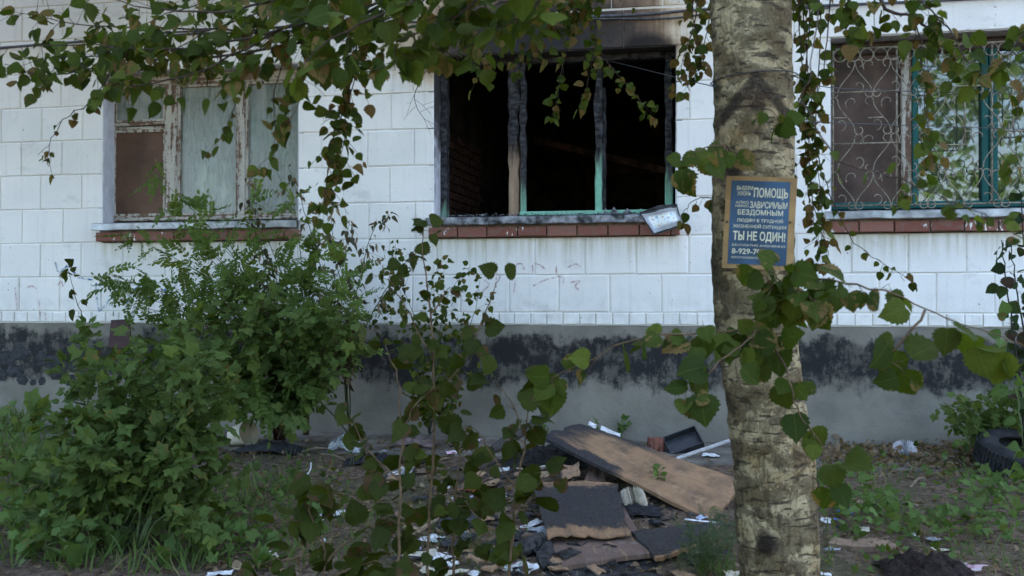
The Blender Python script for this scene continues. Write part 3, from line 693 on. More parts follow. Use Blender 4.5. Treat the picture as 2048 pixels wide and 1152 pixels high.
class Plant:
    def __init__(s, name, base, label, cat, group=None):
        s.o = empty(name, base, label, cat, group); s.L = []
    def leaf(s, kind, p, axis, nor, size): s.L.append((R.choice(K[kind]), leaf_mat(p, axis, nor, size)))
    def bough(s, pts, r0, r1, kind, size, spacing=.05, twig=.12, twn=3, hang=.6, face=(0, -1, .7), spread=.65, mt=None, start=.25, name='branch', kind2=None, p2=0., leafless=False, cat_k=5, ntw=1.0):
        """main stem through pts with short side twigs; leaves alternate along stem and twigs"""
        P = catmull(pts, cat_k); q = MB(); N = len(P)
        P = [p + rv(.004) if 0 < i < N - 1 else p for i, p in enumerate(P)]
        q.tube(P, [r0 + (r1 - r0) * i / (N - 1) for i in range(N)], 6)
        seg = [(P[i + 1] - P[i]).length for i in range(N - 1)]; tot = sum(seg)
        def pt(d):
            i = 0
            while i < N - 2 and d > seg[i]: d -= seg[i]; i += 1
            return P[i].lerp(P[i + 1], min(1, d / max(seg[i], 1e-6))), (P[i + 1] - P[i]).normalized()
        def onleaf(p, d, sg):
            k = kind2 if (kind2 and R.random() < p2) else kind
            ax = d * .35 + rv(.5) + V1(0, 0, -hang) + d.cross(V1(0, 1, 0)) * sg * .45
            s.leaf(k, p, ax, Vector(face) + rv(spread), size * U(.62, 1.28))
        d = tot * start; sg = 1
        while d < tot:
            p, t = pt(d)
            if not leafless and R.random() < .55: onleaf(p, t, sg)
            if twig > 0 and R.random() < .75 * ntw:
                L = twig * U(.4, 1.3); dr = (t * .5 + rv(.45) + V1(0, 0, -hang * .5) + t.cross(V1(0, 1, 0)) * sg * .6).normalized()
                e = p + dr * L + V1(0, 0, -hang * L * .35); m_ = p.lerp(e, .5) + V1(0, 0, .06 * L)
                T = [p, m_, e]; q.tube(T, [max(r1, .0012), .0011, .0008], 4)
                if not leafless:
                    for j in range(twn):
                        f = (j + .6) / twn; onleaf(p.lerp(m_, f * 2) if f < .5 else m_.lerp(e, f * 2 - 1), dr, 1 if j % 2 else -1)
                elif L > twig * .6: q.tube([m_, m_ + rv(.4 * L) + V1(0, 0, -.02)], [.001, .0007], 4)
            sg = -sg; d += spacing * U(.6, 1.4)
        if not leafless:
            for j in range(2): onleaf(P[-1], (P[-1] - P[-2]).normalized(), 1 - 2 * j)
        return q.build(name, mt or M_BARKTWIG, s.o, sm=True)
    def finish(s, limit=300, part='leaf', rest='foliage'):
        def score(l):
            x, y, z = proj(l[1].translation); inn = -60 < x < 2108 and -60 < y < 1212 and z > .2
            return (0 if inn else 10) + z * .1 / l[1].to_scale()[0]
        s.L.sort(key=score)
        for me, m in s.L[:limit]: link(bpy.data.objects.new(part, me), s.o, m)
        if len(s.L) > limit: joined(rest, s.L[limit:], s.o)['kind'] = 'stuff'
def joined(name, leaves, parent=None):
    """many leaves as one mesh, each with its own random value"""
    cache = {}; V = []; F = []; UVs = []; RN = []; base = 0; mats = []; MI = []
    for me, m in leaves:
        if me.name not in cache:
            co = np.empty(len(me.vertices) * 3); me.vertices.foreach_get('co', co)
            uv = [tuple(d.uv) for d in me.uv_layers[0].data]
            cache[me.name] = (np.c_[co.reshape(-1, 3), np.ones(len(me.vertices))], [tuple(p.vertices) for p in me.polygons], uv)
        co, fs, uv = cache[me.name]; V.append((co @ np.array(m).T)[:, :3])
        if me.materials[0] not in mats: mats.append(me.materials[0])
        mi = mats.index(me.materials[0]); rn = R.random()
        F += [tuple(base + i for i in f) for f in fs]; UVs += uv; RN += [rn] * len(fs); MI += [mi] * len(fs); base += len(co)
    me = bpy.data.meshes.new(name); me.from_pydata(np.concatenate(V).tolist(), [], F)
    for m in mats: me.materials.append(m)
    me.polygons.foreach_set('material_index', MI)
    l = me.uv_layers.new(name='UVMap'); l.data.foreach_set('uv', [c for u in UVs for c in u])
    at_ = me.attributes.new('rnd', 'FLOAT', 'FACE'); at_.data.foreach_set('value', RN); smooth(me)
    return link(bpy.data.objects.new(name, me), parent)

# ------------------------------------------------------------------ the birch
TY = -3.6
edges = [(-420, 1424, 1570), (-150, 1423, 1577), (0, 1422, 1581), (150, 1426, 1585), (300, 1426, 1590), (450, 1426, 1592), (550, 1425, 1590), (680, 1436, 1596), (800, 1451, 1612), (950, 1467, 1632), (1060, 1474, 1637), (1150, 1480, 1640), (1240, 1478, 1652)]
cl = [((at(a_, y_, TY) + at(b_, y_, TY)) / 2, (at(b_, y_, TY) - at(a_, y_, TY)).length / 2) for y_, a_, b_ in edges]
base = Vector((cl[-1][0].x + .01, TY, gz(cl[-1][0].x, TY)))
cl.append((V1(base.x, TY, base.z - .05), cl[-1][1] * 1.25)); cl = cl[::-1]
top = cl[-1][0]; cl += [(top + V1(-.06, .05, .9), .135), (top + V1(-.02, .1, 2.2), .10), (top + V1(.1, .1, 4.0), .05)]
birch = Plant('birch_tree', base, 'tall birch with thick pale peeling trunk and drooping leafy twigs, blue notice fixed to it', 'tree')
cs = catmull([c for c, r in cl], 14); rs = [p.x for p in catmull([V1(r, 0, 0) for c, r in cl], 14)]
NS = 64; q = MB(); vs = []
knots = [(at(1512, 215, TY - .19), .16, .012, 1), (at(1535, 1088, TY - .19), .06, .022, 0), (at(1465, 335, TY - .17), .05, .012, 0)]
for c, r in zip(cs, rs):
    for k in range(NS):
        t = 6.2832 * k / NS; dv = V1(math.cos(t), math.sin(t), 0); p = c + dv * r
        n1 = mnoise.noise(V1(p.x * 5, p.y * 5, p.z * 2.2)); n2 = mnoise.noise(V1(p.x * 16, p.y * 16, p.z * 22)); n3 = mnoise.noise(V1(p.x * 38, p.y * 38, p.z * 30 + 5))
        rough = .5 + .5 * max(0, -dv.x)
        p += dv * (n1 * .012 + n2 * .0075 * rough + n3 * .0055 * rough)
        for kc, kr, kh, tp in knots:
            dd = ((p - kc).length / kr)
            if dd < 1: p += dv * kh * ((1 - dd) ** .7 if not tp else math.sin(dd * 3.14) * 1.0)
        vs.append(p)
q.add(vs, [(i * NS + k, i * NS + (k + 1) % NS, (i + 1) * NS + (k + 1) % NS, (i + 1) * NS + k) for i in range(len(cs) - 1) for k in range(NS)])
def m_birch():
    s = Sh('birch_bark'); p = s.pos(); x, y, z = s.sep(p)
    a = s.noise(s.scl(p, 5, 5, 9), 1, 6, .65); l = s.noise(s.scl(p, 9, 9, 46), 1, 4, .6); f = s.noise(p, 55, 5, .7)
    c = s.mix(s.mr(f, .3, .7), (.33, .262, .145), (.50, .415, .25))
    c = s.mix(s.mr(s.noise(p, 6, 4, .6), .45, .75), c, (.27, .185, .080))
    c = s.mix(s.math('MULTIPLY', s.mr(l, .57, .61), .85), c, (.070, .056, .038))                        # lenticels
    pt = s.math('ADD', s.math('MULTIPLY', a, .75), s.math('MULTIPLY', f, .35))
    c = s.mix(s.math('MULTIPLY', s.mr(pt, .55, .64), .86), c, (.090, .064, .032))                     # rough dark patches
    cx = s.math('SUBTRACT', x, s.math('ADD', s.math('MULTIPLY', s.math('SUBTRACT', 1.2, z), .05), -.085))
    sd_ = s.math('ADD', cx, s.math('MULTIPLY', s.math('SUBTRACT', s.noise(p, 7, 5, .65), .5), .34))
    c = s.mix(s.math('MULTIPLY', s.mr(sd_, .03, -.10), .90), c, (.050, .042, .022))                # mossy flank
    fl = s.noise(s.scl(p, 17, 17, 7), 1, 6, .7, .8)
    c = s.mix(s.math('MULTIPLY', s.math('MULTIPLY', s.mr(fl, .52, .6), s.mr(z, 1.2, .2)), .8), c, (.105, .072, .040))   # flaking low down
    # branch scars: a dark moustache and two eyes
    for kc, kr, wd_ in ((knots[0][0] + V1(0, 0, .03), .15, .9), (knots[1][0], .055, 1.0), (knots[2][0], .05, 1.0)):
        dx = s.math('SUBTRACT', x, kc.x); dz = s.math('SUBTRACT', z, kc.z)
        dd = s.math('SQRT', s.math('ADD', s.math('MULTIPLY', dx, dx), s.math('MULTIPLY', dz, dz)))
        if kr > .1:
            arm = s.math('ABSOLUTE', s.math('ADD', s.math('SUBTRACT', dz, .10), s.math('MULTIPLY', s.math('ABSOLUTE', dx), 1.15)))
            arm = s.math('ADD', arm, s.math('MULTIPLY', s.math('SUBTRACT', f, .5), .03))
            c = s.mix(s.math('MULTIPLY', s.math('MULTIPLY', s.mr(arm, .055, .02), s.mr(dd, .20, .15)), .85), c, (.040, .031, .022))
            dd2 = s.math('ADD', dd, s.math('MULTIPLY', s.math('SUBTRACT', a, .5), .1))
            c = s.mix(s.math('MULTIPLY', s.mr(dd2, .085, .03), .8), c, (.055, .030, .02))
        else:
            dd2 = s.math('ADD', dd, s.math('MULTIPLY', s.math('SUBTRACT', f, .5), .04))
            c = s.mix(s.math('MULTIPLY', s.mr(dd2, kr * 1.25, kr * .5), .9), c, (.030, .022, .017))
    h = s.math('ADD', s.math('MULTIPLY', f, .6), s.math('ADD', s.math('MULTIPLY', s.mr(pt, .535, .60), .9), s.math('MULTIPLY', s.mr(l, .56, .64), -.5)))
    h = s.math('ADD', h, s.math('MULTIPLY', s.mr(fl, .5, .6), .4))
    return s.done(c, .8, s.bump(h, 1.0, .02), .2)
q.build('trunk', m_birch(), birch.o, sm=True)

def path(*a): return [at(x, y, Y) for x, y, Y in a]
tr = top + V1(-.05, 0, .5)
B = birch.bough
# limb reaching left over the first window, with its side branches
B([tr] + path((1150, -230, -3.9), (850, -40, -4.2), (640, 40, -4.3), (430, 58, -4.25), (180, 50, -4.2), (40, 26, -4.2)), .010, .0015, 'birch', .069, .060, .16, 3, .35, start=.34, kind2='birchb', p2=.25)
B([tr] + path((1050, -230, -4.2), (800, -40, -4.5), (560, 60, -4.6), (340, 98, -4.55), (150, 88, -4.5), (-40, 100, -4.5)), .009, .0015, 'birch', .067, .056, .16, 3, .35, start=.34, kind2='birchb', p2=.15)
B(path((840, -30, -4.4), (640, 70, -4.3), (450, 112, -4.2), (260, 120, -4.2), (110, 150, -4.2), (10, 128, -4.2)), .008, .0015, 'birch', .066, .048, .14, 3, .4, start=.1, kind2='birchb', p2=.3)
B(path((820, -60, -4.9), (640, -20, -4.9), (470, 20, -4.8), (330, 20, -4.8), (180, -10, -4.8)), .008, .0015, 'birch', .071, .056, .14, 3, .35, start=.05)
B(path((560, 60, -4.6), (400, 140, -4.6), (250, 170, -4.6), (160, 130, -4.6)), .005, .0015, 'birch', .067, .056, .10, 2, .4, kind2='birchb', p2=.3)
B(path((230, 120, -4.4), (190, 195, -4.4), (125, 240, -4.4), (97, 300, -4.4), (103, 345, -4.4)), .003, .001, 'birch', .039, .040, .05, 1, .5, start=.2, kind2='birchb', p2=.6)
B(path((482, 80, -4.4), (472, 180, -4.4), (462, 245, -4.4), (420, 300, -4.4)), .003, .001, 'birch', .052, .048, .09, 2, .7, start=.35, kind2='birchb', p2=.3)
B(path((575, 90, -4.4), (545, 200, -4.4), (555, 290, -4.4), (520, 330, -4.4)), .003, .001, 'birch', .052, .048, .09, 2, .7, start=.35, kind2='birchb', p2=.35)
B(path((720, 40, -4.3), (700, 180, -4.2), (665, 280, -4.2), (655, 370, -4.2), (640, 430, -4.2)), .004, .001, 'birch', .055, .036, .11, 3, .6, start=.1, kind2='birchb', p2=.55)
B(path((780, -20, -4.3), (735, 90, -4.2), (700, 200, -4.2), (690, 260, -4.2), (676, 345, -4.2)), .004, .001, 'birch', .054, .036, .11, 3, .6, start=.1, kind2='birchb', p2=.55)
B(path((640, 60, -4.4), (610, 130, -4.4), (600, 200, -4.4), (580, 250, -4.4)), .003, .001, 'birch', .063, .040, .10, 3, .5, start=.1, kind2='birchb', p2=.25)
for st in (((760, -60, -4.5), (560, 10, -4.5), (380, 80, -4.5), (250, 160, -4.5)), ((900, -70, -4.6), (700, 0, -4.6), (560, 60, -4.6), (470, 140, -4.6)), ((950, -60, -4.5), (830, 10, -4.5), (740, 60, -4.5), (690, 130, -4.5)), ((660, -80, -4.3), (480, -20, -4.3), (330, 30, -4.3), (240, 80, -4.3)), ((420, 60, -4.4), (300, 70, -4.4), (200, 110, -4.4), (110, 115, -4.4), (50, 130, -4.4))):
    B(path(*st), .005, .001, 'birch', .071, .044, .14, 3, .4, start=.08, kind2='birchb', p2=.16)
# big leaves close by
B(path((1000, -140, -5.0), (860, -20, -5.1), (740, 40, -5.1), (640, 90, -5.1), (600, 150, -5.1)), .007, .0015, 'shoot', .080, .040, .12, 3, .3, start=.15, face=(0, -.7, 1))
B(path((1100, -140, -5.0), (980, -20, -5.0), (900, 40, -5.0), (800, 80, -5.0), (790, 140, -5.0)), .006, .0015, 'shoot', .080, .044, .12, 3, .3, start=.15, face=(0, -.7, 1))
B(path((1150, -120, -4.9), (1080, 0, -4.9), (1000, 60, -4.9), (900, 110, -4.9)), .006, .0015, 'shoot', .076, .044, .10, 2, .3, start=.15, face=(0, -.7, 1))
for st in (((1050, -120, -4.7), (930, -10, -4.7), (860, 40, -4.7), (830, 110, -4.7)), ((1180, -130, -4.7), (1060, -20, -4.7), (980, 20, -4.7), (950, 80, -4.7)), ((950, -120, -4.8), (820, -20, -4.8), (700, 20, -4.8), (640, 60, -4.8))):
    B(path(*st), .005, .001, 'shoot', .077, .040, .12, 3, .3, start=.1, face=(0, -.7, 1))
# dead twig hanging beside the burnt window
B(path((868, 80, -2.5), (852, 140, -2.5), (828, 190, -2.5), (840, 225, -2.5), (866, 256, -2.5)), .004, .001, 'birch', .042, .040, .14, 1, .2, start=.15, leafless=True, name='dead_twig')
# browning mass above the burnt window
B([tr] + path((1350, -150, -3.0), (1200, -20, -2.7), (1060, 40, -2.7), (940, 60, -2.7), (880, 110, -2.7)), .012, .001, 'birchb', .060, .040, .14, 3, .6, start=.4)
B(path((1220, -60, -2.8), (1100, 10, -2.8), (1000, 60, -2.8), (960, 130, -2.8)), .005, .001, 'birchb', .059, .036, .12, 3, .6, start=.05, kind2='birch', p2=.4)
B(path((1180, -40, -2.6), (1140, 40, -2.6), (1060, 80, -2.6), (1040, 140, -2.6)), .005, .001, 'birchb', .059, .036, .12, 3, .7, start=.05, kind2='birch', p2=.3)
B(path((1180, -40, -2.6), (1140, 60, -2.6), (1125, 140, -2.6), (1108, 232, -2.6)), .003, .001, 'birchb', .052, .040, .05, 1, .8, start=.15, kind2='birch', p2=.6)
B(path((1190, 0, -2.6), (1190, 90, -2.6), (1180, 150, -2.6), (1158, 212, -2.6)), .003, .001, 'birchb', .052, .044, .05, 1, .8, start=.15, kind2='birch', p2=.5)
B(path((1170, 20, -2.6), (1205, 110, -2.6), (1255, 170, -2.6), (1308, 232, -2.6)), .003, .001, 'birchb', .054, .036, .05, 2, .7, start=.2, kind2='birch', p2=.5)
# strands either side of the trunk
B([tr + V1(0, .1, 0)] + path((1415, -120, -3.1), (1395, 10, -3.1), (1375, 90, -3.1), (1352, 165, -3.1)), .006, .001, 'birchb', .054, .036, .08, 2, .7, start=.45)
B(path((1440, -100, -3.1), (1420, 30, -3.1), (1405, 100, -3.1), (1395, 140, -3.1)), .004, .001, 'birchb', .054, .040, .06, 2, .7, start=.3)
B(path((1415, -100, -3.1), (1385, 20, -3.1), (1400, 120, -3.1), (1370, 178, -3.1)), .004, .001, 'birchb', .050, .048, .06, 1, .8, start=.3)
for x0, x1, x2, x3, e in ((1590, 1606, 1622, 1618, 330), (1605, 1640, 1632, 1650, 500), (1600, 1618, 1608, 1640, 520), (1640, 1660, 1640, 1628, 300), (1595, 1600, 1612, 1628, 440)):
    B([tr + V1(.05, .1, -.1)] + path((x0, -150, -3.2), (x1, 20, -3.2), (x2, e * .55, -3.2), (x3, e, -3.2)), .006, .001, 'birch', .055, .060, .07, 2, .7, start=.4, kind2='birchb', p2=.42)
B(path((1628, 280, -3.2), (1660, 390, -3.2), (1700, 470, -3.2), (1755, 520, -3.2), (1825, 558, -3.2)), .003, .001, 'birchb', .044, .040, .05, 1, .7, start=.0, kind2='birch', p2=.4)
B(path((1620, 360, -3.2), (1632, 440, -3.2), (1655, 500, -3.2), (1650, 532, -3.2)), .003, .001, 'birchb', .044, .040, .05, 1, .7, start=.0, kind2='birch', p2=.4)
# right-hand limb
B([tr + V1(.1, 0, 0)] + path((1700, -150, -3.8), (1760, 0, -3.9), (1830, 40, -3.9), (1900, 90, -3.9), (1930, 100, -3.9)), .012, .0015, 'birch', .066, .044, .12, 3, .5, start=.45, kind2='birchb', p2=.25)
B(path((1720, -100, -3.9), (1700, 10, -3.9), (1720, 60, -3.9)), .005, .001, 'birch', .064, .040, .1, 3, .6, start=.1, kind2='birchb', p2=.3)
B(path((1800, -60, -3.9), (1835, 50, -3.9), (1842, 130, -3.9), (1850, 210, -3.9), (1862, 300, -3.9)), .004, .001, 'birchb', .059, .044, .08, 2, .7, start=.2, kind2='birch', p2=.5)
B(path((1780, -60, -4.0), (1880, 40, -4.0), (1940, 130, -4.0), (2000, 170, -4.0), (2080, 180, -4.0)), .004, .001, 'birchb', .059, .044, .09, 2, .5, start=.2, kind2='birch', p2=.5)
B(path((2120, -30, -4.4), (2040, 80, -4.4), (1990, 130, -4.4), (1900, 150, -4.4)), .004, .001, 'birch', .063, .048, .09, 2, .5, start=.1, kind2='birchb', p2=.3)
B(path((2120, 20, -4.6), (2040, 200, -4.6), (2030, 330, -4.6)), .003, .001, 'birch', .042, .048, .08, 2, .4, start=.1)
# shoots springing from the trunk near and below the notice
def sh_(pts, size=.1, sp=.06, **k): B(pts, .005, .0015, 'shoot', size * .90, sp * 1.12, .06, 2, .6, face=(0, -1, .5), mt=M_STEM, spread=.5, name='shoot', **k)
sh_(path((1500, 330, -3.75), (1450, 292, -3.95), (1400, 300, -4.1), (1362, 335, -4.1)), .095, .05, start=.2)
sh_(path((1520, 250, -3.78), (1530, 215, -3.95), (1560, 240, -4.0)), .08, .06, start=.4)
B(path((1435, 400, -3.6), (1400, 395, -3.6), (1372, 415, -3.6), (1365, 440, -3.6)), .003, .001, 'birchb', .06, .04, .04, 1, .5, start=.1)
sh_(path((1530, 660, -3.78), (1480, 660, -4.3), (1380, 665, -4.6), (1270, 680, -4.7), (1180, 720, -4.7), (1105, 755, -4.7)), .108, .085, start=.2, kind2='birchb', p2=.12)
if False: sh_(path((1540, 640, -3.78), (1500, 625, -4.2), (1470, 660, -4.5), (1410, 700, -4.6)), .10, .055, start=.2)
sh_(path((1550, 640, -3.78), (1550, 590, -4.3), (1535, 556, -4.5), (1570, 540, -4.5)), .10, .09, start=.4)
sh_(path((1575, 640, -3.78), (1570, 580, -4.2), (1545, 545, -4.4), (1515, 520, -4.4)), .10, .2, start=.9)
sh_(path((1540, 680, -3.78), (1520, 660, -4.3), (1470, 700, -4.6), (1400, 760, -4.7), (1370, 790, -4.7)), .108, .06, start=.2)
sh_(path((1550, 700, -3.78), (1545, 690, -4.2), (1580, 760, -4.5), (1600, 830, -4.5), (1650, 900, -4.5), (1668, 960, -4.5)), .108, .085, start=.2)
sh_(path((1560, 600, -3.78), (1620, 560, -4.3), (1740, 575, -4.7), (1850, 620, -4.8), (1960, 660, -4.9), (2060, 700, -4.9)), .112, .085, start=.2)
sh_(path((1560, 620, -3.78), (1590, 585, -4.2), (1600, 580, -4.5), (1640, 605, -4.6)), .105, .05, start=.3)
sh_(path((1850, 620, -4.8), (1800, 690, -4.8), (1770, 710, -4.8), (1810, 750, -4.8)), .11, .09, start=.2)
# far blurred spray low over the barred window
B(path((1600, 200, -5.4), (1680, 320, -5.4), (1780, 350, -5.4), (1900, 400, -5.4), (2000, 450, -5.4), (2080, 500, -5.4)), .003, .001, 'small', .036, .045, .09, 4, .3, start=.2, kind2='birchb', p2=.15)
B([tr] + path((1700, -200, -4.5), (1640, 0, -5.2), (1620, 150, -5.4), (1600, 200, -5.4)), .004, .001, 'small', .04, .2, .0, 1, .3, start=.8)
birch.finish(300)
# crown above the picture: limbs and leaves that shade the ground
cr = MB(); cl_ = []
for i in range(16):
    an = 6.283 * i / 16 + U(-.2, .2); s0 = top + V1(0, 0, U(.7, 3.6)); e = s0 + V1(math.cos(an) * U(1.6, 3.2), math.sin(an) * U(1.2, 2.2), U(.1, 1.0)); m_ = s0.lerp(e, .5) + V1(0, 0, .35)
    P = catmull([s0, m_, e], 6); cr.tube(P, [.035 - .03 * j / (len(P) - 1) for j in range(len(P))], 6)
    for j in range(230):
        p = P[R.randrange(3, len(P))] + rv(.33)
        if p.z > 4.1 and p.y < -.7: cl_.append((R.choice(K['crown']), leaf_mat(p, rv(.6) + V1(0, 0, -.7), rv(.6) + V1(0, -.3, 1), U(.11, .17))))
cr.build('limb', M_BARKTWIG, birch.o, sm=True)['kind'] = 'stuff'
joined('crown', cl_, birch.o)['kind'] = 'stuff'

# ------------------------------------------------------------------ notice on the trunk
NY = TY - .215
tl, trr, bl, br = [at(x, y, NY) for x, y in ((1458, 350), (1600, 358), (1439, 537), (1580, 540))]
ux = ((trr - tl) + (br - bl)) * .5; wN = ux.length; ux.normalize(); uz = ((tl - bl) + (trr - br)) * .5; uz = (uz - ux * uz.dot(ux)); hN = uz.length; uz.normalize(); un = ux.cross(uz)   # un points away from the wall
if un.y > 0: un = -un
cN = (tl + trr + bl + br) / 4
notice = empty('notice_board', cN - uz * hN / 2, 'blue printed notice with cream lettering on tan cardboard, fixed to the birch trunk', 'sign')
def NP(u, v, d): return cN + ux * (u - .5) * wN + uz * (.5 - v) * hN + un * d       # u right, v down, 0..1
def sheet(name, u0, u1, v0, v1, d0, d1, mt, bow=.0, n=10):
    q = MB(); vs = []
    for i in range(n + 1):
        u = u0 + (u1 - u0) * i / n
        for v in (v0, v1):
            for d in (d0, d1): vs.append(NP(u, v, d - bow * (2 * u - 1) ** 2))
    fs = []
    for i in range(n):
        a = 4 * i; b_ = a + 4; fs += [(a + 1, b_ + 1, b_ + 3, a + 3), (a, a + 2, b_ + 2, b_), (a, b_, b_ + 1, a + 1), (a + 2, a + 3, b_ + 3, b_ + 2)]
    fs += [(0, 1, 3, 2), (4 * n, 4 * n + 2, 4 * n + 3, 4 * n + 1)]
    q.add(vs, fs); return q.build(name, mt, notice)
BOW = .012
sheet('cardboard', 0, 1, 0, 1, 0, .006, m_simple('tan_cardboard', (.31, .20, .088), .9, .18, 9, .3), BOW)
paper = sheet('printed_sheet', .075, .905, .048, .952, .0072, .0080, m_simple('blue_print', (.042, .090, .155), .7, .25, 5, .08), BOW)
M_INK = m_simple('cream_ink', (.60, .58, .42), .7, .12, 20, .05)
def letters(txt, u0, u1, v0, v1, bold=.025):
    cu = bpy.data.curves.new('lettering', 'FONT'); cu.body = txt; cu.offset = bold; cu.resolution_u = 3; cu.size = 1
    o = bpy.data.objects.new('tmp', cu); COL.objects.link(o); bpy.context.view_layer.update()
    me = bpy.data.meshes.new_from_object(o.evaluated_get(bpy.context.evaluated_depsgraph_get())); bpy.data.objects.remove(o); bpy.data.curves.remove(cu)
    co = np.empty(len(me.vertices) * 3); me.vertices.foreach_get('co', co); co = co.reshape(-1, 3)
    lo, hi = co.min(0), co.max(0)
    for v in me.vertices:
        u = u0 + (u1 - u0) * (v.co.x - lo[0]) / (hi[0] - lo[0]); vv = v1 + (v0 - v1) * (v.co.y - lo[1]) / (hi[1] - lo[1])
        v.co = NP(u, vv, .0092 - BOW * (2 * u - 1) ** 2)
    me.materials.clear(); me.materials.append(M_INK); me.update(); me.name = 'lettering'
    o = bpy.data.objects.new('lettering', me)
    link(o, paper)
for tx, a_, b_, c_, d_, bd in (('ВЫБЕРИ', .155, .385, .105, .150, .01), ('ЖИЗНЬ', .165, .36, .160, .210, .01), ('ПОМОЩЬ', .400, .880, .120, .245, .022), ('АЛКО', .150, .335, .268, .298, .006), ('НАРКО', .150, .335, .306, .336, .006),
        ('ЗАВИСИМЫМ', .355, .880, .268, .342, .014), ('БЕЗДОМНЫМ', .185, .825, .358, .428, .016), ('ЛЮДЯМ В ТРУДНОЙ', .180, .830, .448, .500, .01), ('ЖИЗНЕННОЙ СИТУАЦИИ', .130, .880, .512, .566, .01),
        ('ТЫ НЕ ОДИН!', .135, .875, .592, .712, .024), ('БЕСПЛАТНО АНОНИМНО', .130, .880, .733, .757, .006), ('8-929-70', .130, .540, .782, .842, .016), ('ВОССТАНОВИТЕЛЬНЫЙ', .130, .68, .862, .890, .006)):
    letters(tx, a_, b_, c_, d_, bd)
for u_, v_ in ((.04, .5), (.93, .48)):
    q = MB(); c = NP(u_, v_, .008 - BOW * .8); q.tube([c, c + un * .006], .005, 8); q.build('nail', M_CHAR, notice)

# ------------------------------------------------------------------ cables and wires
M_CABLE = m_simple('grey_cable', (.11, .115, .125), .6, .3, 20, .1); M_WIRE = m_simple('dark_wire', (.03, .03, .035), .5, .2, 20, .1)
def cable(name, pts, r, label, mt, cat='cable'):
    q = MB(); q.tube(catmull(pts, 6), r, 6); return tag(q.build(name, mt, sm=True), label, cat)
zc = 3.455
cable('cable', [(-8.2, -.02, zc - .05), (-5.0, -.02, zc + .01), (-3.9, -.03, zc - .015), (-2.9, -.02, zc + .01), (-2.0, -.02, zc - .01), (-.9, -.03, zc - .035), (-.3, -.02, zc - .02), (1.0, -.03, zc - .05), (3.3, -.02, zc - .05)], .011, 'thicker grey cable running along the wall just above the windows', M_CABLE)
cable('cable', [(-2.8, -.025, zc - .035), (-1.8, -.025, zc - .03), (-1.2, -.03, zc - .05), (-.6, -.025, zc - .075), (-.15, -.025, zc - .045), (.6, -.025, zc - .06)], .008, 'thinner grey cable sagging beside the thick one over the burnt window', M_CABLE)
tc = at(1508, 166, TY); tra = .196
loop = [tc + V1(math.cos(t) * tra, math.sin(t) * tra, .012 * math.cos(t) + .012) for t in np.linspace(math.pi * .95, math.pi * 2.05, 14)]
cable('wire', [at(1180, 112, .12), at(1300, 142, -1.6)] + loop + [at(1700, 178, -2.2), at(2120, 190, -.5)], .0028, 'thin dark wire looped round the birch trunk and strung towards the windows', M_WIRE, 'wire')
cable('wire', [at(1600, 243, -3.5), at(1800, 250, -2.2), at(2150, 262, -.6)], .0028, 'lower thin dark wire stretched across the barred window', M_WIRE, 'wire')

# ------------------------------------------------------------------ saplings standing in front
def sapling(label, base, stems, kind='sapl', size=.085, sp=.07, kind2='saplc', p2=.25, name='sapling', group=None, mt=None, **kw):
    b0 = Vector((base.x, base.y, gz(base.x, base.y)))
    p = Plant(name, b0, label, 'sapling', group)
    for i, st in enumerate(stems):
        pts = ([b0] + st) if i == 0 else st
        a = dict(start=.3 if i == 0 else .12); a.update(kw)
        p.bough(pts, .008 if i == 0 else .004, .0016, kind, size, sp, .08, 2, .45, face=(0, -1, .6), spread=.6, mt=mt or M_STEM, kind2=kind2, p2=p2, name='stem' if i == 0 else 'branch', **a)
    p.finish(300); return p
SY = -4.4
sapling('tallest sapling with curled dark leaves on its long bare upper shoots', at(862, 1330, SY), [path((856, 1100, SY), (868, 900, SY), (868, 720, SY), (856, 590, SY), (845, 500, SY), (848, 440, SY)), path((868, 800, SY), (930, 720, SY), (962, 650, SY), (985, 590, SY), (1000, 552, SY)), path((866, 720, SY), (820, 630, SY), (785, 570, SY), (765, 530, SY)), path((860, 640, SY), (885, 590, SY), (900, 575, SY))], 'sapl', .068, .062, p2=.55, ntw=.6)
sapling('slender sapling with flat green leaves along two dark stems', at(795, 1330, SY - .2), [path((798, 1100, SY - .2), (800, 920, SY - .2), (800, 780, SY - .2), (770, 690, SY - .2)), path((800, 960, SY - .2), (735, 900, SY - .2), (700, 830, SY - .2)), path((800, 1050, SY - .2), (720, 1000, SY - .2), (665, 985, SY - .2)), path((800, 860, SY - .2), (840, 800, SY - .2), (870, 770, SY - .2))], 'sapl', .08, .078, p2=.14)
sapling('sapling with large heart-shaped leaves beside the burnt boards', at(1008, 1330, SY), [path((1020, 1100, SY), (1040, 950, SY), (1055, 840, SY), (1085, 740, SY)), path((1035, 980, SY), (990, 920, SY), (960, 870, SY), (930, 850, SY)), path((1020, 1080, SY), (960, 1040, SY), (930, 1000, SY)), path((1050, 870, SY), (1020, 800, SY), (985, 760, SY)), path((1030, 1020, SY), (1075, 970, SY), (1090, 950, SY))], 'sapl', .088, .088, p2=.16)
sapling('low spreading sapling with broad drooping leaves close to the ground', at(640, 1330, SY), [path((650, 1150, SY), (640, 1080, SY), (590, 1040, SY), (545, 1060, SY)), path((650, 1130, SY), (700, 1080, SY), (740, 1060, SY)), path((645, 1120, SY), (620, 1110, SY), (560, 1120, SY), (510, 1130, SY)), path((650, 1160, SY), (720, 1130, SY), (770, 1120, SY)), path((650, 1150, SY), (600, 1140, SY))], 'sapl', .11, .07, p2=.05, hang=None) if False else None
P4 = Plant('sapling', V1(at(640, 1330, SY).x, SY, gz(at(640, 1330, SY).x, SY)), 'low spreading sapling with broad drooping leaves close to the ground', 'sapling')
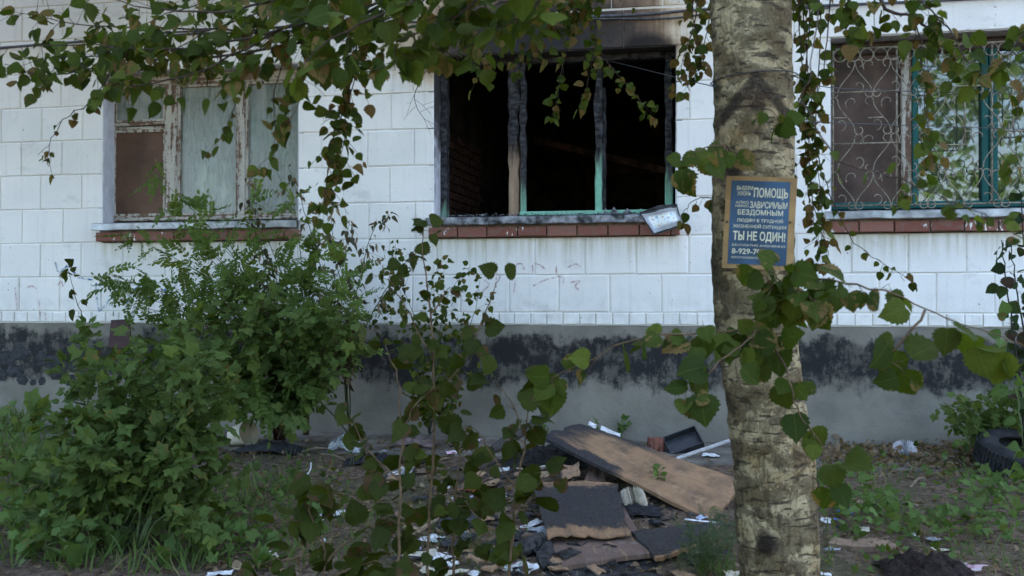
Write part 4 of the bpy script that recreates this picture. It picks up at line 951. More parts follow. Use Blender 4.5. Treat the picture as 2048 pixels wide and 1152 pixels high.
for st in ([P4.o.location.copy()] + path((650, 1150, SY), (640, 1080, SY), (590, 1040, SY), (545, 1060, SY)), path((650, 1130, SY), (700, 1080, SY), (740, 1060, SY)), path((645, 1120, SY), (620, 1110, SY), (560, 1120, SY), (510, 1130, SY)), path((650, 1160, SY), (720, 1130, SY), (770, 1120, SY)), path((648, 1100, SY), (620, 1020, SY), (640, 960, SY))):
    P4.bough(st, .006, .0015, 'sapl', .10, .075, .05, 2, .3, face=(0, -.6, 1), mt=M_STEM, start=.2)
P4.finish()
sapling('bushy sapling with small leaves rising between two taller ones', at(900, 1330, SY + .2), [path((905, 1120, SY + .2), (912, 1000, SY + .2), (920, 900, SY + .2), (915, 830, SY + .2)), path((910, 1040, SY + .2), (870, 980, SY + .2), (850, 930, SY + .2)), path((912, 1000, SY + .2), (950, 960, SY + .2), (975, 930, SY + .2)), path((905, 1100, SY + .2), (950, 1080, SY + .2), (990, 1060, SY + .2)), path((905, 1110, SY + .2), (860, 1090, SY + .2), (830, 1060, SY + .2))], 'sapl', .076, .08, p2=.15)
# climbing stems at the right end of the wall
VY = -1.3
P5 = Plant('climbing_plant', G(2050, 930), 'dark-stemmed climber with drooping small leaves beside the barred window end', 'plant')
for st in ([P5.o.location.copy()] + path((2042, 800, VY), (2026, 650, VY), (2012, 560, VY), (2003, 480, VY)), [P5.o.location + V1(.1, 0, 0)] + path((2062, 800, VY), (2045, 650, VY), (2030, 560, VY), (2022, 490, VY)), [P5.o.location + V1(.2, 0, 0)] + path((2075, 800, VY), (2060, 600, VY), (2048, 470, VY), (2040, 380, VY))):
    P5.bough(st, .008, .003, 'dark', .075, .055, .05, 1, .6, mt=m_simple('dark_stem', (.03, .025, .022), .8), start=.42)
P5.finish()

# ------------------------------------------------------------------ locust sapling against the wall
LY = -.75
P6 = Plant('locust_sapling', G(612, 868), 'locust sapling with feathery compound leaves spreading over the sill of the old window', 'sapling')
l0 = P6.o.location.copy(); stem_top = at(606, 720, LY)
P6.bough([l0, at(613, 800, LY), stem_top, at(600, 640, LY)], .03, .014, 'locust', .2, .12, .1, 2, .1, mt=M_STEM, start=.6, name='stem')
for e in ((300, 340), (330, 420), (260, 470), (210, 545), (300, 560), (380, 520), (420, 430), (500, 400), (520, 470), (585, 400), (640, 480), (690, 520), (720, 590), (560, 540), (470, 590), (250, 610), (340, 640), (430, 660), (690, 650), (520, 690), (590, 620), (730, 640), (640, 700), (560, 760), (500, 740), (440, 720), (350, 520), (450, 500), (400, 600), (300, 690)):
    ey = LY - U(-.2, .7); E_ = at(e[0], e[1], ey); m_ = stem_top.lerp(E_, .5) + V1(U(-.05, .05), U(-.05, .05), .08)
    P6.bough([stem_top + V1(0, 0, U(-.25, .2)), m_, E_], .006, .0015, 'locust', .20, .036, .0, 1, .15, face=(0, -.8, 1), spread=.6, mt=M_GSTEM, start=.42)
for e in ((380, 560), (460, 540), (540, 600), (620, 560), (660, 600), (600, 680), (520, 640), (450, 640), (380, 680), (690, 700), (640, 650), (560, 700), (480, 700), (330, 600), (270, 560), (410, 480), (560, 480), (620, 520), (700, 560), (500, 560), (720, 680), (660, 740), (230, 580), (350, 460)):
    E_ = at(e[0] + U(-20, 20), e[1] + U(-20, 20), LY - U(-.3, .5)); P6.bough([stem_top + V1(0, 0, U(-.3, .2)), stem_top.lerp(E_, .5) + V1(0, 0, .06), E_], .005, .0015, 'locust', .19, .034, .0, 1, .2, face=(0, -.6, 1.2), spread=.5, mt=M_GSTEM, start=.35)
for e in ((500, 760), (540, 800), (460, 790), (600, 770), (520, 720)):
    E_ = at(e[0], e[1], LY - .5); P6.bough([stem_top, stem_top.lerp(E_, .6) + V1(0, 0, .1), E_], .005, .0015, 'locust', .26, .06, 0, 1, .6, mt=M_GSTEM, start=.4)
P6.finish()
PM = Plant('maple_sapling', G(560, 880), 'young maple with lobed leaves mixed into the locust thicket under the old window', 'sapling')
for e in ((400, 640), (450, 600), (500, 620), (550, 590), (600, 640), (650, 620), (680, 680), (620, 700), (560, 680), (500, 700), (440, 700), (470, 760), (540, 750), (610, 760), (670, 740), (420, 780), (360, 700), (700, 640), (580, 720), (520, 660), (500, 790), (570, 800), (620, 800), (540, 820), (460, 740), (590, 830), (520, 780)):
    E_ = at(e[0], e[1], -1.0 - U(0, .5)); PM.bough([PM.o.location + V1(U(-.05, .05), 0, 0), PM.o.location.lerp(E_, .6) + V1(0, 0, .1), E_], .008, .0015, 'maple', .085, .04, .14, 4, .15, face=(0, -.55, 1.2), spread=.4, mt=M_STEM, start=.5)
PM.finish(260)
# thin dry seed stems rising out of the thicket
P7 = Plant('dry_weed', G(700, 872), 'tall dry weed stems with hanging withered seed tassels beside the locust', 'plant')
K['tass'] = vl(M_DRY, 'birch', 3, 61, (.35, .5), (.4, .9), (.2, .6)); K['tassd'] = vl(m_leaf('withered_leaf', [(.05, .05, .03), (.08, .075, .045), (.035, .03, .02)], 0), 'birch', 3, 62, (.4, .6), (.4, .9), (.2, .8))
pb0 = P7.o.location.copy()
for st in (((690, 700), (720, 560), (745, 460), (780, 430)), ((680, 700), (640, 520), (600, 400), (575, 330)), ((700, 720), (760, 600), (800, 540), (830, 500)), ((690, 700), (680, 560), (665, 470), (660, 400)), ((560, 700), (535, 560), (520, 470), (510, 360)), ((700, 700), (710, 600), (690, 520), (700, 440))):
    P7.bough([pb0] + [at(x, y, -.9) for x, y in st], .006, .0015, 'tass', .06, .05, .09, 4, .9, mt=M_GSTEM, start=.4, kind2='tassd', p2=.6)
P7.finish()
# sparse shrub of small leaves between the sapling and the wall
P8 = Plant('thin_shrub', G(860, 868), 'thin wispy shrub with tiny leaves growing against the plinth', 'shrub')
b8 = P8.o.location.copy()
for st in (((870, 760), (880, 660), (900, 580), (940, 540)), ((850, 760), (830, 640), (800, 560), (790, 480)), ((880, 780), (920, 690), (950, 620), (960, 560)), ((840, 780), (790, 690), (760, 620)), ((860, 780), (870, 700), (860, 600), (880, 520)), ((900, 800), (930, 760), (960, 740)), ((850, 790), (900, 720), (930, 650))):
    P8.bough([b8] + [at(x, y, -.8) for x, y in st], .005, .001, 'small', .05, .05, .12, 4, .2, mt=M_GSTEM, start=.3)
P8.finish()

# ------------------------------------------------------------------ big lobed-leaf shrub on the left
P9 = Plant('lobed_leaf_shrub', G(265, 1095), 'dense rounded shrub with lobed green leaves filling the ground before the old window', 'shrub')
b9 = P9.o.location.copy()
ends = [(170, 660), (260, 690), (340, 655), (400, 720), (130, 740), (210, 750), (300, 770), (390, 800), (425, 805), (80, 830), (150, 830), (240, 850), (330, 870), (420, 890), (462, 945), (60, 910), (130, 930), (210, 950), (300, 960), (380, 980), (440, 1000), (330, 1040), (240, 1040), (170, 1010), (90, 990), (400, 1060), (425, 850), (360, 920), (20, 960), (270, 810), (420, 745), (365, 690), (455, 770), (200, 890), (60, 1040), (150, 1080)]
for e in ends:
    f = (e[1] - 640) / 450; ey = b9.y + U(-.45, .5) * (1 - .2 * f) + (.35 if e[1] < 780 else 0)
    E_ = at(e[0], e[1], ey); m_ = b9.lerp(E_, .55) + V1(0, 0, .14)
    P9.bough([b9 + V1(U(-.12, .12), U(-.12, .12), 0), m_, E_], .008, .0015, 'maple', .080, .026, .13, 4, .05, face=(0, -.55, 1.2), spread=.42, mt=M_GSTEM, start=.4)
P9.finish(300)
P10 = Plant('tall_shoot', G(170, 960), 'single tall dark shoot with drooping leaves standing clear of the shrub', 'plant')
P10.bough([P10.o.location.copy()] + path((175, 780, -2.2), (168, 655, -2.2), (150, 590, -2.2), (132, 530, -2.2)), .006, .0015, 'sapl', .075, .11, .05, 1, .4, kind2='saplc', p2=.5, mt=M_STEM, start=.6)
P10.finish()
# bush at the right foot of the wall
P11 = Plant('corner_bush', G(1990, 892), 'low dark green bush against the plinth above the tyre', 'bush')
b11 = P11.o.location.copy()
for e in ((1890, 810), (1930, 790), (1980, 800), (2020, 780), (2060, 800), (1900, 850), (1950, 840), (2000, 840), (2050, 850), (1930, 880), (2080, 760), (1960, 870)):
    E_ = at(e[0], e[1], -.5 - U(0, .4)); P11.bough([b11, b11.lerp(E_, .5) + V1(0, 0, .08), E_], .005, .0015, 'maple', .06, .05, .1, 3, .2, mt=M_GSTEM, start=.3)
P11.finish(180)
P12 = Plant('leafy_plant', G(2060, 1010), 'leafy green stem leaning in over the bush by the tyre', 'plant')
P12.bough([P12.o.location.copy()] + path((2050, 900, -2.5), (2030, 780, -2.5), (2012, 700, -2.6), (2020, 640, -2.6)), .005, .0015, 'weed', .08, .08, .06, 2, .4, mt=M_GSTEM, start=.35); P12.finish()

# ------------------------------------------------------------------ small weeds
def strap_mesh(seed, mt, wd=.13, lobes=True):
    rr = random.Random(seed); b = MB(); n = 9; vs = []; uv = []; dr = rr.uniform(.3, .9); tw = rr.uniform(-.6, .6)
    for i in range(n + 1):
        t = i / n; w_ = wd * math.sin(min(1, t * 1.15 + .12) * 3.05) ** .6 * (1.25 if (i % 2 and lobes) else .85) if i < n else .004
        c = Vector((tw * t * t * .3, t * (1 - .3 * dr * t), .25 * t - dr * .55 * t * t * t))
        vs += [c + V1(-w_, 0, w_ * .3), c, c + V1(w_, 0, w_ * .3)]; uv += [(-.8, t), (0, t), (.8, t)]
    b.add(vs, [(3 * i + j, 3 * i + j + 1, 3 * i + j + 4, 3 * i + j + 3) for i in range(n) for j in range(2)], 0, uv); return b.mesh('leaf', [mt], True)
def feather_mesh(seed, mt):
    rr = random.Random(seed); b = MB()
    for i in range(7):
        t = .2 + .8 * i / 7
        for sg in (-1, 1):
            L = .28 * (1.1 - t * .6); p = V1(0, t, -.1 * t * t); d = V1(sg * rr.uniform(.6, .9), rr.uniform(.5, .8), rr.uniform(-.2, .2)); w_ = .035
            b.add([p, p + d * L * .5 + V1(0, w_, 0), p + d * L, p + d * L * .5 - V1(0, w_, 0)], [(0, 1, 2, 3)], 0, [(0, 0), (.3, .5), (0, 1), (-.3, .5)])
    q_ = .012; b.add([(-q_, 0, 0), (q_, 0, 0), (0, 1.05, -.1)], [(0, 1, 2)], 0, [(0, 0)] * 3); return b.mesh('leaf', [mt])
K['strap'] = [strap_mesh(i, M_WEED) for i in range(5)]; K['feather'] = [feather_mesh(i, m_leaf('mugwort_leaf', [(.055, .085, .045), (.075, .105, .055)], .05)) for i in range(4)]
K['grass'] = [strap_mesh(40 + i, M_WEED, .028, False) for i in range(4)] + [strap_mesh(50 + i, m_leaf('dry_grass', [(.13, .12, .06), (.18, .16, .09)], 0), .020, False) for i in range(1)]
def rosette(px, py, size, n, label, kind='strap'):
    b = G(px, py); p = Plant('leafy_weed', b, label, 'weed', 'weeds on the littered ground')
    for i in range(n):
        a = 6.283 * i / n + U(-.4, .4); up = U(.4, 1.6); p.leaf(kind, b + V1(0, 0, .005), V1(math.cos(a), math.sin(a), up), V1(-math.cos(a), -math.sin(a), .5 + U(0, .4)), size * U(.7, 1.2))
    p.finish()
for px, py, s_ in ((60, 1120, .30), (150, 1140, .28), (230, 1110, .26), (330, 1135, .24), (420, 1120, .24), (520, 1140, .22), (30, 1060, .25), (110, 1090, .22), (440, 1075, .2)):
    rosette(px, py, s_, 9, 'weed with long toothed upright leaves at the foot of the big shrub')
def tuft(px, py, h, label, n=3, kind='feather', sz=.07, lean=(0, 0)):
    b = G(px, py); p = Plant('upright_weed', b, label, 'weed', 'weeds on the littered ground')
    for i in range(n):
        e = b + V1(U(-.1, .1) + lean[0], U(-.08, .08) + lean[1], h * U(.7, 1.1)); p.bough([b + rv(.02) * 1, b.lerp(e, .5) + rv(.015), e], .0025, .001, kind, sz, .022, .035, 1, -.1, face=(0, -.5, 1), spread=.6, mt=M_GSTEM, start=.15)
    p.finish(120)
for px, py in ((1405, 1140), (1395, 1150), (1420, 1135), (1455, 1110), (1425, 1100), (1360, 1152), (1440, 1150)): tuft(px, py, U(.16, .26), 'feathery grey-green weed beside the dark board and the birch trunk')
tuft(590, 905, .34, 'thin tall weed with narrow leaves before the black mat', 1, 'tassg' if False else 'feather', .06)
tuft(1305, 985, .14, 'small bright seedling growing at the edge of the big board', 2, 'weed', .05)
for px, py in ((1190, 875), (1075, 880), (640, 1075), (560, 1000), (1650, 975), (1240, 868)): tuft(px, py, U(.12, .2), 'small leafy seedling among the litter', 2, 'weed', .045)
# creeping ground cover and grass: beyond counting
gl = []
def creep(n, x0, x1, y0, y1, kinds, smin, smax, up=.7, hmax=.1):
    for _ in range(n):
        px, py = U(x0, x1), U(y0, y1); b = G(px, py)
        if mnoise.noise(V1(b.x * 1.6, b.y * 1.6, 2)) < U(-.35, .15): continue
        gl.append((R.choice(K[R.choice(kinds)]), leaf_mat(b + V1(0, 0, U(0, hmax)), V1(R.gauss(0, 1), R.gauss(0, 1), up), V1(R.gauss(0, .5), -.5 + R.gauss(0, .4), 1), U(smin, smax))))
creep(520, 1655, 2080, 960, 1090, ['weedlobe', 'weed', 'maple'], .04, .075)
creep(420, -30, 180, 860, 1150, ['maple', 'weedlobe', 'weed'], .05, .085, hmax=.3)
creep(260, 280, 620, 1020, 1152, ['weedlobe', 'weed', 'strap'], .045, .09)
creep(200, 440, 700, 930, 1060, ['weed', 'small'], .03, .05)
creep(150, 1700, 2080, 900, 970, ['weed', 'small'], .03, .05)
creep(160, 1640, 2080, 1085, 1152, ['weed', 'small'], .03, .055)
creep(260, -480, -30, 900, 1150, ['maple', 'weedlobe', 'weed'], .05, .085, hmax=.1); creep(260, 2080, 2480, 930, 1150, ['weed', 'weedlobe'], .04, .07)
o = joined('ground_cover', gl); o['kind'] = 'stuff'; tag(o, 'low creeping green weeds spread over the littered soil', 'weeds')
gs = []
def grass(n, x0, x1, y0, y1, h0, h1, thr=.0):
    for _ in range(n):
        b = G(U(x0, x1), U(y0, y1))
        if mnoise.noise(V1(b.x * 2.1, b.y * 2.1, 8)) < thr + U(-.3, .3): continue
        gs.append((R.choice(K['grass']), leaf_mat(b, V1(R.gauss(0, .5), R.gauss(0, .5), 1), V1(R.gauss(0, 1), R.gauss(0, 1), .3), U(h0, h1))))
grass(1500, -40, 640, 960, 1160, .08, .26); grass(700, 400, 760, 900, 1060, .05, .14); grass(500, -40, 90, 820, 960, .15, .35, -.3)
grass(450, 1395, 1480, 1060, 1160, .06, .18); grass(900, 1640, 2090, 950, 1160, .05, .16); grass(700, 620, 1060, 1000, 1160, .05, .13); grass(300, 1630, 2090, 890, 960, .05, .12)
grass(900, -480, -40, 880, 1160, .06, .22); grass(600, 2090, 2480, 920, 1160, .05, .16)
o = joined('grass', gs); o['kind'] = 'stuff'; tag(o, 'thin patches of short grass growing through the litter', 'grass')

# ------------------------------------------------------------------ burnt boards and rubbish thrown out of the window
def m_board(name, base, rules, grain=(3, 22), ash=.0):
    """rules: list of (kind, ...) giving where fire blackened the panel, in the panel's own u, v"""
    s = Sh(name); uv = s.uv(); u, v, _ = s.sep(uv); p = s.pos()
    n = s.noise(s.scl(uv, 5, 5, 1), 1, 5, .62); g = s.noise(s.scl(uv, grain[0], grain[1], 1), 1, 5, .6); f = s.noise(p, 70, 4, .65)
    c = s.mix(s.mr(g, .25, .75), tuple(k * .86 for k in base), tuple(min(1, k * 1.10) for k in base))
    c = s.mix(s.math('MULTIPLY', s.mr(s.noise(s.scl(uv, 6, 2.2, 1), 1, 6, .68), .42, .66), .78), c, (.105, .073, .050))
    c = s.mix(s.math('MULTIPLY', s.mr(s.noise(s.scl(uv, 9, 4, 1), 1.3, 4, .6), .56, .66), .5), c, (.38, .255, .145))
    c = s.mix(s.math('MULTIPLY', s.mr(n, .5, .72), .45), c, (.13, .10, .08)); c = s.mix(s.math('MULTIPLY', s.mr(f, .6, .75), .4), c, tuple(k * .4 for k in base))
    wob = s.math('MULTIPLY', s.math('SUBTRACT', n, .5), .5); hmask = n
    for e in rules:
        t = {'u': u, 'v': v}[e[0]]
        k = s.mr(s.math('ADD', t, wob if e[3] else 0.0), e[1], e[2])
        if len(e) > 4: k = s.math('MULTIPLY', k, s.mr(s.math('ADD', {'u': u, 'v': v}[e[4]], wob), e[5], e[6]))
        wd = e[2] - e[1]
        c = s.mix(s.math('MULTIPLY', k, .96), c, s.mix(s.mr(f, .35, .7), (.016, .016, .018), (.048, .050, .055)))
    if ash: c = s.mix(s.math('MULTIPLY', s.mr(s.noise(p, 13, 5, .7), .56, .7), ash), c, (.30, .30, .30))
    return s.done(c, .85, s.bump(s.math('ADD', s.math('MULTIPLY', g, .6), f), .45, .006), .2)
def slab(name, label, cat, A, Bc, C, D, th, mt, rag=(0, 0, 0, 0), nu=14, nv=10, warp=.01, group=None, seed=1):
    """A-B is the u axis, A-D the v axis; rag = raggedness of edges AB, BC, CD, DA in metres"""
    A, Bc, C, D = map(Vector, (A, Bc, C, D)); nrm = (Bc - A).cross(D - A).normalized()
    if nrm.z < 0: nrm = -nrm
    q = MB(); vs = []; uv = []
    for side in (0, 1):
        for j in range(nv + 1):
            for i in range(nu + 1):
                u, v = i / nu, j / nv; p = A * (1 - u) * (1 - v) + Bc * u * (1 - v) + C * u * v + D * (1 - u) * v
                def nz(a, b): return mnoise.noise(V1(a * 6.3 + seed, b * 9.1, seed * 2.7)) + .6 * mnoise.noise(V1(a * 17 + seed, b * 21, seed))
                if j == 0: p += (D - A).normalized() * abs(nz(u, 0)) * rag[0]
                if j == nv: p -= (C - Bc).normalized() * abs(nz(u, 1)) * rag[2]
                if i == 0: p += (Bc - A).normalized() * abs(nz(0, v)) * rag[3]
                if i == nu: p -= (C - D).normalized() * abs(nz(1, v)) * rag[1]
                p = p + nrm * (warp * mnoise.noise(V1(u * 2.2 + seed, v * 2.2, 1)) + (-th if side else 0))
                vs.append(p); uv.append((u, v))
    n1 = (nu + 1) * (nv + 1); st = nu + 1; fs = []
    for j in range(nv):
        for i in range(nu):
            a = j * st + i; fs += [(a, a + 1, a + st + 1, a + st), (n1 + a, n1 + a + st, n1 + a + st + 1, n1 + a + 1)]
    for i in range(nu): fs += [(i + 1, i, n1 + i, n1 + i + 1), (nv * st + i, nv * st + i + 1, n1 + nv * st + i + 1, n1 + nv * st + i)]
    for j in range(nv): fs += [(j * st, (j + 1) * st, n1 + (j + 1) * st, n1 + j * st), ((j + 1) * st + nu, j * st + nu, n1 + j * st + nu, n1 + (j + 1) * st + nu)]
    q.add(vs, fs, 0, uv); o = q.build(name, mt)
    return tag(o, label, cat, group)
M_SCRAP = [m_board('scrap_tan', (.36, .23, .135), [('u', .35, .1, 1)]), m_board('scrap_brown', (.16, .11, .08), [('u', .2, .0, 1)])]
TAN = (.30, .18, .10)
slab('burnt_board', 'large tan furniture panel, scorched black at its raised end, leaning towards the wall', 'board',
     at(1072, 868, -1.35), at(1424, 1042, -2.30), at(1492, 962, -1.75), at(1162, 846, -.85), .022,
     m_board('scorched_panel', TAN, [('u', .26, .04, 1), ('v', .22, .13, 1, 'u', .55, .42), ('v', .78, .96, 1, 'u', .70, .40)]), (.01, .03, .02, .12), 26, 12, .02, seed=3)
slab('loose_veneer', 'curled dark veneer strip standing up from under the large tan panel', 'board', G(1168, 962, .05), G(1210, 960, .06), at(1206, 915, G(1190, 950).y + .06), at(1192, 909, G(1190, 950).y + .05), .006, m_board('dark_veneer', (.20, .13, .10), [('v', 1.2, 1.3, 0)]), (0, 0, 0, 0), 6, 8, .02, seed=8)
slab('brown_board', 'brown panel with a scuffed grey corner lying under the blackened sheet', 'board', G(1110, 1134, .03), G(1303, 1106, .05), G(1232, 985, .06), G(1075, 985, .05), .024, m_board('dark_brown_panel', (.17, .115, .095), [('v', .55, .75, 1)], ash=.35), (0, .01, .01, 0), 12, 10, .006, seed=4)
slab('blackened_sheet', 'blackened sheet with torn tan edges lying on the brown panel', 'board', G(1096, 1078, .075), G(1262, 1070, .085), G(1236, 962, .10), G(1062, 958, .085), .008,
     m_board('charcoal_sheet', TAN, [('v', .10, .20, 1, 'v', .95, .86)]), (.07, .03, .09, .01), 18, 14, .015, seed=5)
slab('dark_board', 'black charred panel with a split tan edge lying by the birch', 'board', G(1312, 1118, .05), G(1400, 1090, .06), G(1425, 1042, .07), G(1262, 1062, .08), .02, m_board('charred_panel', (.30, .17, .09), [('v', .02, .10, 1)]), (.05, .03, .02, .03), 12, 8, .015, seed=6)
slab('dark_board', 'black sheet sticking out from beneath the brown panel', 'board', G(1085, 1175, .01), G(1335, 1175, .01), G(1312, 1105, .012), G(1085, 1130, .012), .014, M_CHAR, (.02, .02, .02, .02), 10, 5, .01, seed=7)
slab('charred_scrap', 'small blackened shield-shaped scrap beside the brown panel', 'board', G(1085, 1138, .03), G(1110, 1118, .03), G(1108, 1075, .06), G(1062, 1085, .05), .012, M_CHAR, (.02, .03, .03, .03), 8, 8, .02, seed=12)
slab('charred_scrap', 'curved dark slab lying among the saplings', 'board', G(868, 1060, .02), G(960, 1050, .03), G(965, 1005, .10), G(895, 1010, .08), .012, M_CHAR, (.02, .02, .02, .02), 8, 8, .03, seed=13)
slab('rotten_plank', 'rotten brown plank lying flat on the soil right of the birch', 'plank', G(1652, 1086, .03), G(1790, 1102, .02), G(1800, 1085, .03), G(1668, 1072, .04), .03, m_board('rotten_wood', (.24, .165, .115), [('v', 1.3, 1.4, 0)]), (.02, .08, .02, .05), 16, 4, .02, seed=14)
slab('scorched_scrap', 'tan scorched scrap of panel tucked under the leaning board', 'board', G(1120, 962, .10), G(1160, 950, .12), G(1160, 920, .14), G(1118, 935, .12), .006, m_board('tan_scrap', (.30, .19, .12), [('u', .15, .05, 1)]), (.02, .02, .02, .02), 8, 6, .02, seed=15)
slab('dark_red_panel', 'dark red metal panel half hidden in the shrub by the wall', 'panel', at(216, 695, -.5), at(262, 697, -.5), at(258, 638, -.42), at(222, 640, -.42), .02, m_simple('dark_red_paint', (.06, .028, .028), .7, .2, 10), (0, 0, 0, 0), 2, 2, 0)

def beam(name, label, P, r, mt, cat='beam', n=9, rough=.25):
    q = MB(); pts = catmull(P, 8); rr = [r * (1 + rough * mnoise.noise(p * 9)) * (1 if 0 < i < len(pts) - 1 else .8) for i, p in enumerate(pts)]
    q.tube(pts, rr, n); return tag(q.build(name, mt, sm=False), label, cat)
beam('charred_beam', 'charred timber propped against the raised end of the tan panel', [at(985, 900, -1.5), at(1030, 872, -1.35), at(1075, 845, -1.15), at(1110, 818, -.95)], .034, m_flake('charred_timber', (.05, .045, .042), (.13, .085, .06), .42))
beam('metal_pipe', 'pale grey pipe lying against the plinth behind the birch', [at(1352, 918, -1.25), at(1410, 898, -1.0), at(1475, 876, -.75)], .014, m_simple('dull_grey_pipe', (.40, .40, .40), .45, .2, 20), 'pipe', 10, 0)
beam('charred_log', 'short black charred log beside the brown panel', [G(1028, 1105, .04), G(1062, 1090, .05), G(1085, 1078, .05)], .042, M_CHAR, 'log')
beam('white_hoop', 'thin white plastic strip bent upright in the litter', [G(614, 950, 0), G(621, 938, .02), G(622, 925, .045)], .005, m_simple('white_plastic', (.66, .66, .66), .4, .1), 'strip', 6, 0)
for i, (a_, b_, lb_) in enumerate((((600, 905), (660, 898), 'dark stick lying beside the plastic bag'), ((760, 960), (900, 915), 'long brown lath lying among the saplings'), ((910, 965), (1050, 905), 'pale broken stick pointing at the tan panel'), ((820, 1075), (930, 1015), 'grey weathered stick under the saplings'), ((700, 925), (640, 908), 'black burnt stick before the plastic bag'), ((1930, 930), (1890, 915), 'short brown stick near the tyre'), ((1820, 975), (1850, 955), 'pale stick on the cement strip near the open book'), ((1010, 950), (1075, 915), 'straw-coloured lath beside the printed carton'))):
    beam('stick', lb_, [G(*a_, .015), (G(*a_, .02) + G(*b_, .02)) / 2 + V1(0, 0, .02), G(*b_, .015)], U(.006, .012), m_simple('stick_bark', R.choice([(.10, .075, .055), (.24, .18, .12), (.05, .045, .04)]), .9, .3, 30), 'stick', 6)

for i in range(105):
    px, py = R.gauss(1060, 190), U(915, 1150)
    if not 700 < px < 1450: continue
    if py < 945 and px > 1130: continue
    w_, h_ = U(.05, .17), U(.03, .10); c = G(px, py, U(.015, .05)); a_ = U(-1.5, 1.5); d1 = V1(math.cos(a_), math.sin(a_), U(-.12, .12)) * w_; d2 = V1(-math.sin(a_), math.cos(a_), U(-.1, .35)) * h_
    k = R.random(); lb_ = R.choice(['thin black charred flake lying in the burnt heap', 'small broken charred scrap of panel in the rubbish']) if k < .62 else ('splintered tan scrap of scorched panel in the rubbish' if k < .82 else 'dull brown broken strip of wood in the rubbish')
    slab('charred_scrap' if k < .62 else 'wood_scrap', lb_, 'scrap', c - d1 / 2, c + d1 / 2, c + d1 / 2 + d2, c - d1 / 2 + d2, U(.004, .014), M_CHAR if k < .62 else M_SCRAP[0 if k < .82 else 1], (.02, .03, .02, .03), 6, 5, .015, 'scraps in the burnt heap', seed=100 + i)
def lathe(prof, n=28):
    b = MB(); N = len(prof); b.add([(r * math.cos(6.2832 * k / n), r * math.sin(6.2832 * k / n), z) for r, z in prof for k in range(n)], [(i * n + k, i * n + (k + 1) % n, (i + 1) * n + (k + 1) % n, (i + 1) * n + k) for i in range(N - 1) for k in range(n)]); return b
# cream tub lying on its side
c = G(487, 893); bk = empty('plastic_tub', c, 'cream plastic tub tipped on its side by the plinth', 'bucket')
mtx = Matrix.Translation(c + V1(-.02, 0, .092)) @ Matrix.Rotation(math.radians(-22), 4, 'Z') @ Matrix.Rotation(math.radians(78), 4, 'Y')
M_TUB = m_simple('cream_plastic', (.60, .55, .43), .5, .15, 9, .1, .4)
for nm, pf in (('bucket_body', [(0, -.085), (.070, -.085), (.074, -.080), (.092, .085), (.088, .085), (.070, -.078), (0, -.078)]), ('rim', [(.0935, .078), (.100, .080), (.100, .092), (.0935, .092), (.0935, .078)])):
    me = lathe(pf).mesh(nm, [M_TUB], True); link(bpy.data.objects.new(nm, me), bk, mtx)
# tyre
c = G(2010, 942); ty = empty('old_tyre', c, 'worn black tyre lying half buried at the foot of the wall', 'tyre')
pf = [(.17, -.07), (.20, -.092), (.26, -.095), (.295, -.075), (.305, -.03), (.305, .03), (.295, .075), (.26, .095), (.20, .092), (.17, .07), (.19, .05), (.25, .06), (.25, -.06), (.19, -.05), (.17, -.07)]
M_RUB = m_simple('old_rubber', (.028, .029, .032), .75, .4, 12, .4)
mtx = Matrix.Translation(c + V1(.14, .1, .09)) @ Matrix.Rotation(math.radians(14), 4, 'X') @ Matrix.Rotation(math.radians(8), 4, 'Y')
link(bpy.data.objects.new('tyre_wall', lathe(pf, 48).mesh('tyre_wall', [M_RUB], True)), ty, mtx)
q = MB()
for k in range(60):
    t = 6.2832 * k / 60
    for z0 in (-.055, -.005, .045):
        m_ = Matrix.Rotation(t, 4, 'Z'); q.add([m_ @ V1(x, y, z) for x in (.3, .313) for y in (-.011, .011) for z in (z0 - .018, z0 + .018)], [(0, 1, 3, 2), (4, 6, 7, 5), (0, 4, 5, 1), (2, 3, 7, 6), (0, 2, 6, 4), (1, 5, 7, 3)])
o = bpy.data.objects.new('tread', q.mesh('tread', [M_RUB])); link(o, ty, mtx); o['kind'] = 'stuff'
# brick and black tray by the plinth
c = G(1312, 903); q = MB(); q.box((-.06, -.035, 0), (.06, .035, .10)); me = q.mesh('broken_brick', [m_flake('scorched_brick', (.24, .09, .06), (.04, .035, .035), .45)]); bm = bmesh.new(); bm.from_mesh(me); bmesh.ops.subdivide_edges(bm, edges=bm.edges[:], cuts=3, use_grid_fill=True)
for v in bm.verts: v.co += Vector((mnoise.noise(v.co * 40), mnoise.noise(v.co * 40 + V1(5, 0, 0)), mnoise.noise(v.co * 40 + V1(0, 5, 0)))) * .010
bm.to_mesh(me); bm.free(); tag(link(bpy.data.objects.new('broken_brick', me), None, Matrix.Translation(c) @ Matrix.Rotation(.3, 4, 'Z')), 'scorched red brick standing against the plinth behind the big panel', 'brick')
def tray(name, label, m4, sx, sy, hh, mt, cat, lipm=None, th=.008):
    o0 = empty(name, m4.translation, label, cat); q = MB(); q.box((-sx, -sy, 0), (sx, sy, th)); o = q.build('tray_base', mt, o0); o.matrix_basis = m4
    for a0, b0 in (((-sx, -sy, th), (-sx + th, sy, hh)), ((sx - th, -sy, th), (sx, sy, hh)), ((-sx + th, -sy, th), (sx - th, -sy + th, hh)), ((-sx + th, sy - th, th), (sx - th, sy, hh))):
        q = MB(); q.box(a0, b0); o = q.build('side', lipm or mt, o0); o.matrix_basis = m4
    return o0
c = G(1368, 903); tray('black_crate', 'shallow black plastic crate tilted against the plinth beside the brick', Matrix.Translation(c + V1(0, 0, .05)) @ Matrix.Rotation(.25, 4, 'Z') @ Matrix.Rotation(-.35, 4, 'Y') @ Matrix.Rotation(.7, 4, 'X'), .13, .09, .06, m_simple('black_plastic', (.03, .033, .038), .45, .3, 12, .1, .4), 'crate')

